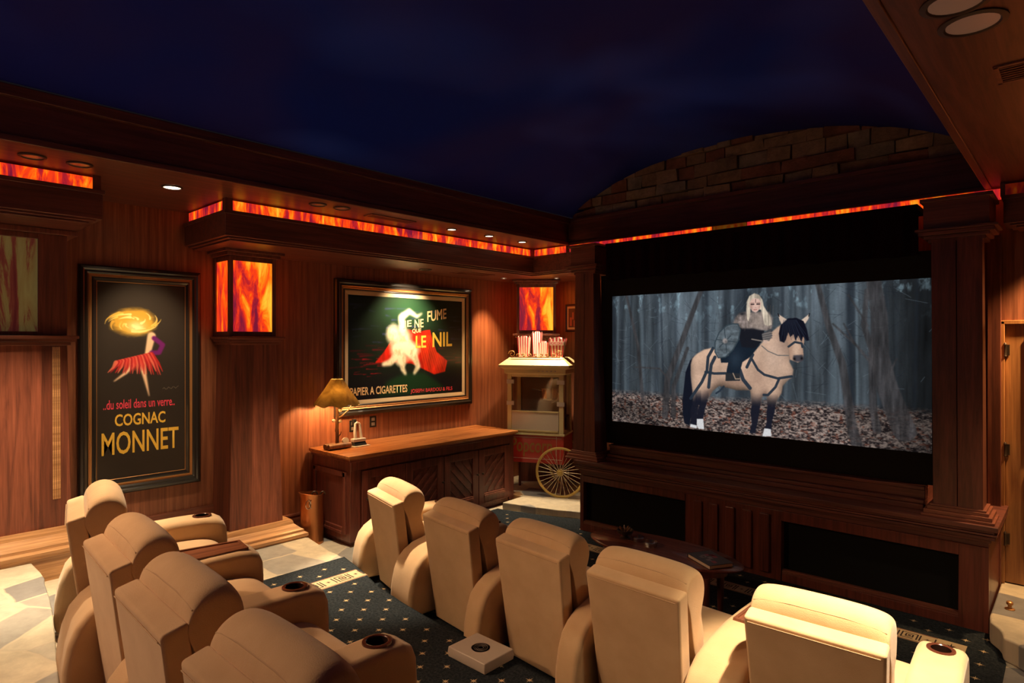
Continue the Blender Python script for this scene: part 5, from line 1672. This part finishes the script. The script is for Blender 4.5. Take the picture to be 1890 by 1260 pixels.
ke = build('kettle', kt, 'chrome', t, smooth=True)
hd = MB()
hd.tube([(0.02, 0.22, Z(1.40)), (-0.06, 0.19, Z(1.42)), (-0.10, 0.18, Z(1.42))], 0.008, 8)
hd.tube([(0.24, 0.22, Z(1.42)), (0.27, 0.20, Z(1.36)), (0.25, 0.18, Z(1.28)), (0.18, 0.17, Z(1.25))], 0.009, 8)
hd.tube([(0.13, 0.26, Z(1.44)), (0.16, 0.28, Z(1.60))], 0.022, 10)
build('kettle_arm', hd, 'chrome', ke, smooth=True)
rf = MB()
def rr(o, z_):
    return [(-hw - o, -o, Z(z_)), (hw + o, -o, Z(z_)), (hw + o, dp + o, Z(z_)), (-hw - o, dp + o, Z(z_))]
rf.loft([rr(0.0, 1.62), rr(0.03, 1.64), rr(0.03, 1.69), rr(0.085, 1.715), rr(0.09, 1.745), rr(-0.03, 1.845)])
build('roof', rf, 'cream_paint', t, bevel=0.004)
bl = MB()
for k in range(5):
    bl.lathe([(0.001, 0.0), (0.012, 0.002), (0.012, 0.010), (0.001, 0.016)], (0.06 + k * 0.055, -0.032, Z(1.66)), 10)
build('roof_button', bl, 'silver', t, smooth=True)
cr = MB()
def curl(cx_, s_, r0):
    pts = []
    for k in range(16):
        a = k / 15 * 2.6 * math.pi
        q_ = r0 * (1 - 0.75 * k / 15)
        pts.append((cx_ + s_ * q_ * math.cos(a), 0.0, Z(1.845) + r0 * 0.9 + q_ * math.sin(a) * 0.9))
    cr.tube(pts, 0.006, 6)
for k in range(9):
    curl(-hw + 0.07 + k * 0.08, 1 if k % 2 else -1, 0.026 if k not in (0, 8) else 0.05)
cr.tube([(-hw + 0.05, 0.0, Z(1.845)), (hw - 0.05, 0.0, Z(1.845))], 0.008, 6)
build('cresting', cr, 'gold', t, smooth=True)
# wheel
wc = Vector((0.36, -0.09, 0.315)); wr_ = 0.305
w_o = MB()
w_o.tube([(wc.x + wr_ * math.cos(a), wc.y, wc.z + wr_ * math.sin(a)) for a in [2 * math.pi * k / 64 for k in range(64)]], 0.017, 8, True)
wh = build('wheel', w_o, 'yellow_paint', t, smooth=True)
hb = MB(); hb.lathe([(0.012, -0.05), (0.024, -0.045), (0.03, -0.02), (0.045, -0.015), (0.045, 0.015), (0.03, 0.02), (0.024, 0.04)], n=20)
hb.xf(Matrix.Translation(wc) @ Matrix.Rotation(R(90), 4, 'X'))
build('hub', hb, 'yellow_paint', wh, smooth=True)
for k in range(28):
    a = 2 * math.pi * k / 28; off = 0.02 if k % 2 else -0.02
    build('spoke', MB().tube([(wc.x + 0.035 * math.cos(a + 0.3), wc.y + off, wc.z + 0.035 * math.sin(a + 0.3)), (wc.x + wr_ * math.cos(a), wc.y, wc.z + wr_ * math.sin(a))], 0.0032, 5), 'spoke', wh)
build('axle', MB().tube([(wc.x, wc.y, wc.z), (wc.x, dp + 0.02, wc.z)], 0.014, 8).tube([(wc.x - 0.03, 0.05, wc.z), (wc.x - 0.03, 0.05, Z(0.49))], 0.014, 8), 'bronze', t, smooth=True)
bw = MB(); wc2 = wc + Vector((0, dp + 0.14, 0))
bw.tube([(wc2.x + wr_ * math.cos(a), wc2.y, wc2.z + wr_ * math.sin(a)) for a in [2 * math.pi * k / 64 for k in range(64)]], 0.017, 8, True)
build('wheel', bw, 'yellow_paint', t, smooth=True)
ca, sa = math.cos(ang), math.sin(ang)
def cart_pt(x, y, z_):
    return (-5.205 + x * ca - y * sa, 6.065 + x * sa + y * ca, z_)
def cart_text(s_, mat, x0, x1, z0_, z1_, **k):
    o = text_mesh('lettering', s_, mat, t, lambda u, v: (-5.205 + x0 + u * (x1 - x0), 6.065 - 0.003, z0_ + v * (z1_ - z0_)), **k)
    return o
cart_text('Popcorn', 'letter_gold', -0.33, 0.23, 0.56, 0.80, offset=0.012, shear=0.1)
# striped cartons on the roof
def carton(label, x, y, z_, w0, w1, h, writing=None):
    loc = cart_pt(x, y, z_)
    b = thing('popcorn_carton', label, 'popcorn box', loc, ang, 'striped popcorn cartons on the cart roof')
    mb = MB()
    n = 9
    for sx_, sy_ in ((0, -1), (0, 1), (-1, 0), (1, 0)):
        for k in range(n):
            a0, a1 = -1 + 2 * k / n, -1 + 2 * (k + 1) / n
            mb.mi = k % 2
            def P(a, zz_, ww):
                return (a * ww if sy_ else sx_ * ww, sy_ * ww * 0.7 if sy_ else a * ww * 0.7, zz_)
            top_ = h + 0.014 * math.cos((a0 + a1) / 2 * 4.7)
            mb.add([P(a0, 0, w0), P(a1, 0, w0), P(a1, top_, w1), P(a0, top_, w1)], [(0, 1, 2, 3)])
    mb.mi = 1
    mb.add([(-w0, -w0 * 0.7, 0), (w0, -w0 * 0.7, 0), (w0, w0 * 0.7, 0), (-w0, w0 * 0.7, 0)], [(0, 3, 2, 1)])
    build('carton', mb, ['box_red', 'box_white'], b)
    build('inside', MB().box(-w1 * 0.9, w1 * 0.9, -w1 * 0.6, w1 * 0.6, h * 0.80, h * 0.84), 'box_white', b)
    if writing:
        # lettered white band across the front
        zz_ = h * 0.62
        ww = w0 + (w1 - w0) * 0.62
        build('label_band', MB().hexa([(-ww * 0.98, -ww * 0.7 - 0.004, zz_), (ww * 0.98, -ww * 0.7 - 0.004, zz_), (ww * 0.98, -ww * 0.7, zz_), (-ww * 0.98, -ww * 0.7, zz_)],
                                       [(-ww, -ww * 0.7 - 0.008, zz_ + 0.05), (ww, -ww * 0.7 - 0.008, zz_ + 0.05), (ww, -ww * 0.7, zz_ + 0.05), (-ww, -ww * 0.7, zz_ + 0.05)]), 'box_white', b)
        text_mesh('lettering', writing, 'box_red', b, lambda u, v: (loc[0] - ww * 0.85 + u * ww * 1.7, loc[1] - ww * 0.7 - 0.0095, loc[2] + zz_ + 0.008 + v * 0.034), offset=0.02)
carton('red and white striped popcorn carton at the left end of the cart roof', -0.20, 0.16, 1.845, 0.062, 0.078, 0.27)
carton('tallest red and white striped popcorn carton on the cart roof, second from left', -0.045, 0.26, 1.845, 0.05, 0.062, 0.33)
carton('short red and white striped popcorn carton in the middle of the cart roof', 0.07, 0.18, 1.845, 0.05, 0.06, 0.20)
carton('wide striped popcorn carton with a lettered band at the right of the cart roof', 0.27, 0.14, 1.845, 0.078, 0.105, 0.25, 'POPCORN')

# ------------------------------------------------------------------ oval table with small things
t = thing('oval_table', 'dark oval wood coffee table in front of the screen cabinet', 'table', (-2.40, 4.30, 0.006))
build('table_top', MB().lathe([(0.02, 0.415), (0.60, 0.415), (0.635, 0.425), (0.64, 0.437), (0.625, 0.444), (0.02, 0.444)], n=64, sx=1.0, sy=0.44), wood('table_mahogany', 'x', tone=(0.17, 0.05, 0.035), dark=(0.10, 0.028, 0.02), rough=0.25), t, smooth=True)
build('apron', MB().lathe([(0.02, 0.36), (0.52, 0.36), (0.52, 0.415), (0.02, 0.415)], n=64, sx=1.0, sy=0.42), 'wood_cab', t, smooth=True)
for x_, y_ in ((-0.42, -0.12), (0.42, -0.12), (-0.42, 0.12), (0.42, 0.12)):
    build('leg', MB().lathe([(0.013, 0), (0.02, 0.05), (0.024, 0.2), (0.03, 0.36)], (x_, y_, 0), 12), 'wood_cab', t, smooth=True)
TZ = 0.006 + 0.444
t = thing('incense_bowl', 'small dark footed bowl of sticks at the left end of the oval table', 'bowl', (-2.74, 4.32, TZ))
build('bowl', MB().lathe([(0.045, 0), (0.045, 0.006), (0.02, 0.015), (0.02, 0.03), (0.06, 0.045), (0.068, 0.07), (0.06, 0.07), (0.05, 0.05), (0.005, 0.045)], n=24), 'bronze', t, smooth=True)
sk = MB(); g = random.Random(3)
for k in range(9):
    a = g.uniform(0, 6.28)
    sk.tube([(0.01 * math.cos(a), 0.01 * math.sin(a), 0.046), (0.045 * math.cos(a), 0.045 * math.sin(a), 0.08 + g.uniform(0, 0.02))], 0.006, 5)
build('sticks', sk, 'bark', t)
for lab, x_, y_, r_ in (('round cut glass ashtray on the oval table, the brighter one', -2.49, 4.29, 0.05), ('small dark glass dish between the bowl and the bright ashtray', -2.62, 4.33, 0.045)):
    t = thing('glass_dish', lab, 'ashtray', (x_, y_, TZ), 0, 'glass dishes on the oval table')
    build('dish', MB().lathe([(r_ * 0.2, 0.0), (r_, 0.0), (r_ * 1.1, 0.035), (r_ * 0.95, 0.036), (r_ * 0.75, 0.012), (r_ * 0.1, 0.010)], n=14), 'crystal', t)
t = thing('book', 'hardcover book with a dark red cover at the right end of the oval table', 'book', (-1.99, 4.27, TZ), R(-30))
build('pages', MB().box(-0.135, 0.130, -0.095, 0.095, 0.004, 0.026), 'paper', t)
bk = MB().box(-0.14, 0.135, -0.10, 0.10, 0.0, 0.004).box(-0.14, 0.135, -0.10, 0.10, 0.026, 0.030).box(-0.14, -0.136, -0.10, 0.10, 0.0, 0.03)
cvm = build('cover', bk, plain('book_cover', (0.04, 0.03, 0.03), 0.35), t)
pt_ = MB(); g = random.Random(8)
for k in range(9):
    x_, y_ = g.uniform(-0.09, 0.06), g.uniform(-0.06, 0.04)
    pt_.mi = k % 2
    pt_.add([(x_, y_, 0.0304), (x_ + g.uniform(0.02, 0.06), y_, 0.0304), (x_ + 0.04, y_ + 0.03, 0.0304), (x_, y_ + 0.035, 0.0304)], [(0, 1, 2, 3)])
build('cover_art', pt_, [plain('cover_red', (0.30, 0.04, 0.05), 0.4), plain('cover_grey', (0.22, 0.18, 0.18), 0.4)], cvm)

# ------------------------------------------------------------------ white game console on the aisle carpet
t = thing('game_console', 'white console box with a round grille lying on the aisle carpet', 'console', (-2.655, 2.595, 0.1535), R(0))
def cs_(z_, o):
    return [(-0.16 + o, -0.125 + o, z_), (0.16 - o, -0.125 + o, z_), (0.16 - o, 0.125 - o, z_), (-0.16 + o, 0.125 - o, z_)]
build('case', MB().loft([cs_(0.0, 0.004), cs_(0.03, 0.0), cs_(0.062, 0.004)]), 'console', t, bevel=0.006, seg=3)
gr = MB()
gr.lathe([(0.001, 0.0620), (0.055, 0.0620), (0.057, 0.0632), (0.059, 0.0620)], n=32)
for r_ in (0.018, 0.030, 0.042):
    gr.tube([(r_ * math.cos(a), r_ * math.sin(a), 0.0632) for a in [2 * math.pi * k / 32 for k in range(32)]], 0.0014, 5, True)
build('grille', gr, 'console_grey', t, smooth=True)
build('disc_slot', MB().box(-0.162, -0.157, -0.10, 0.09, 0.028, 0.036), 'black', t)
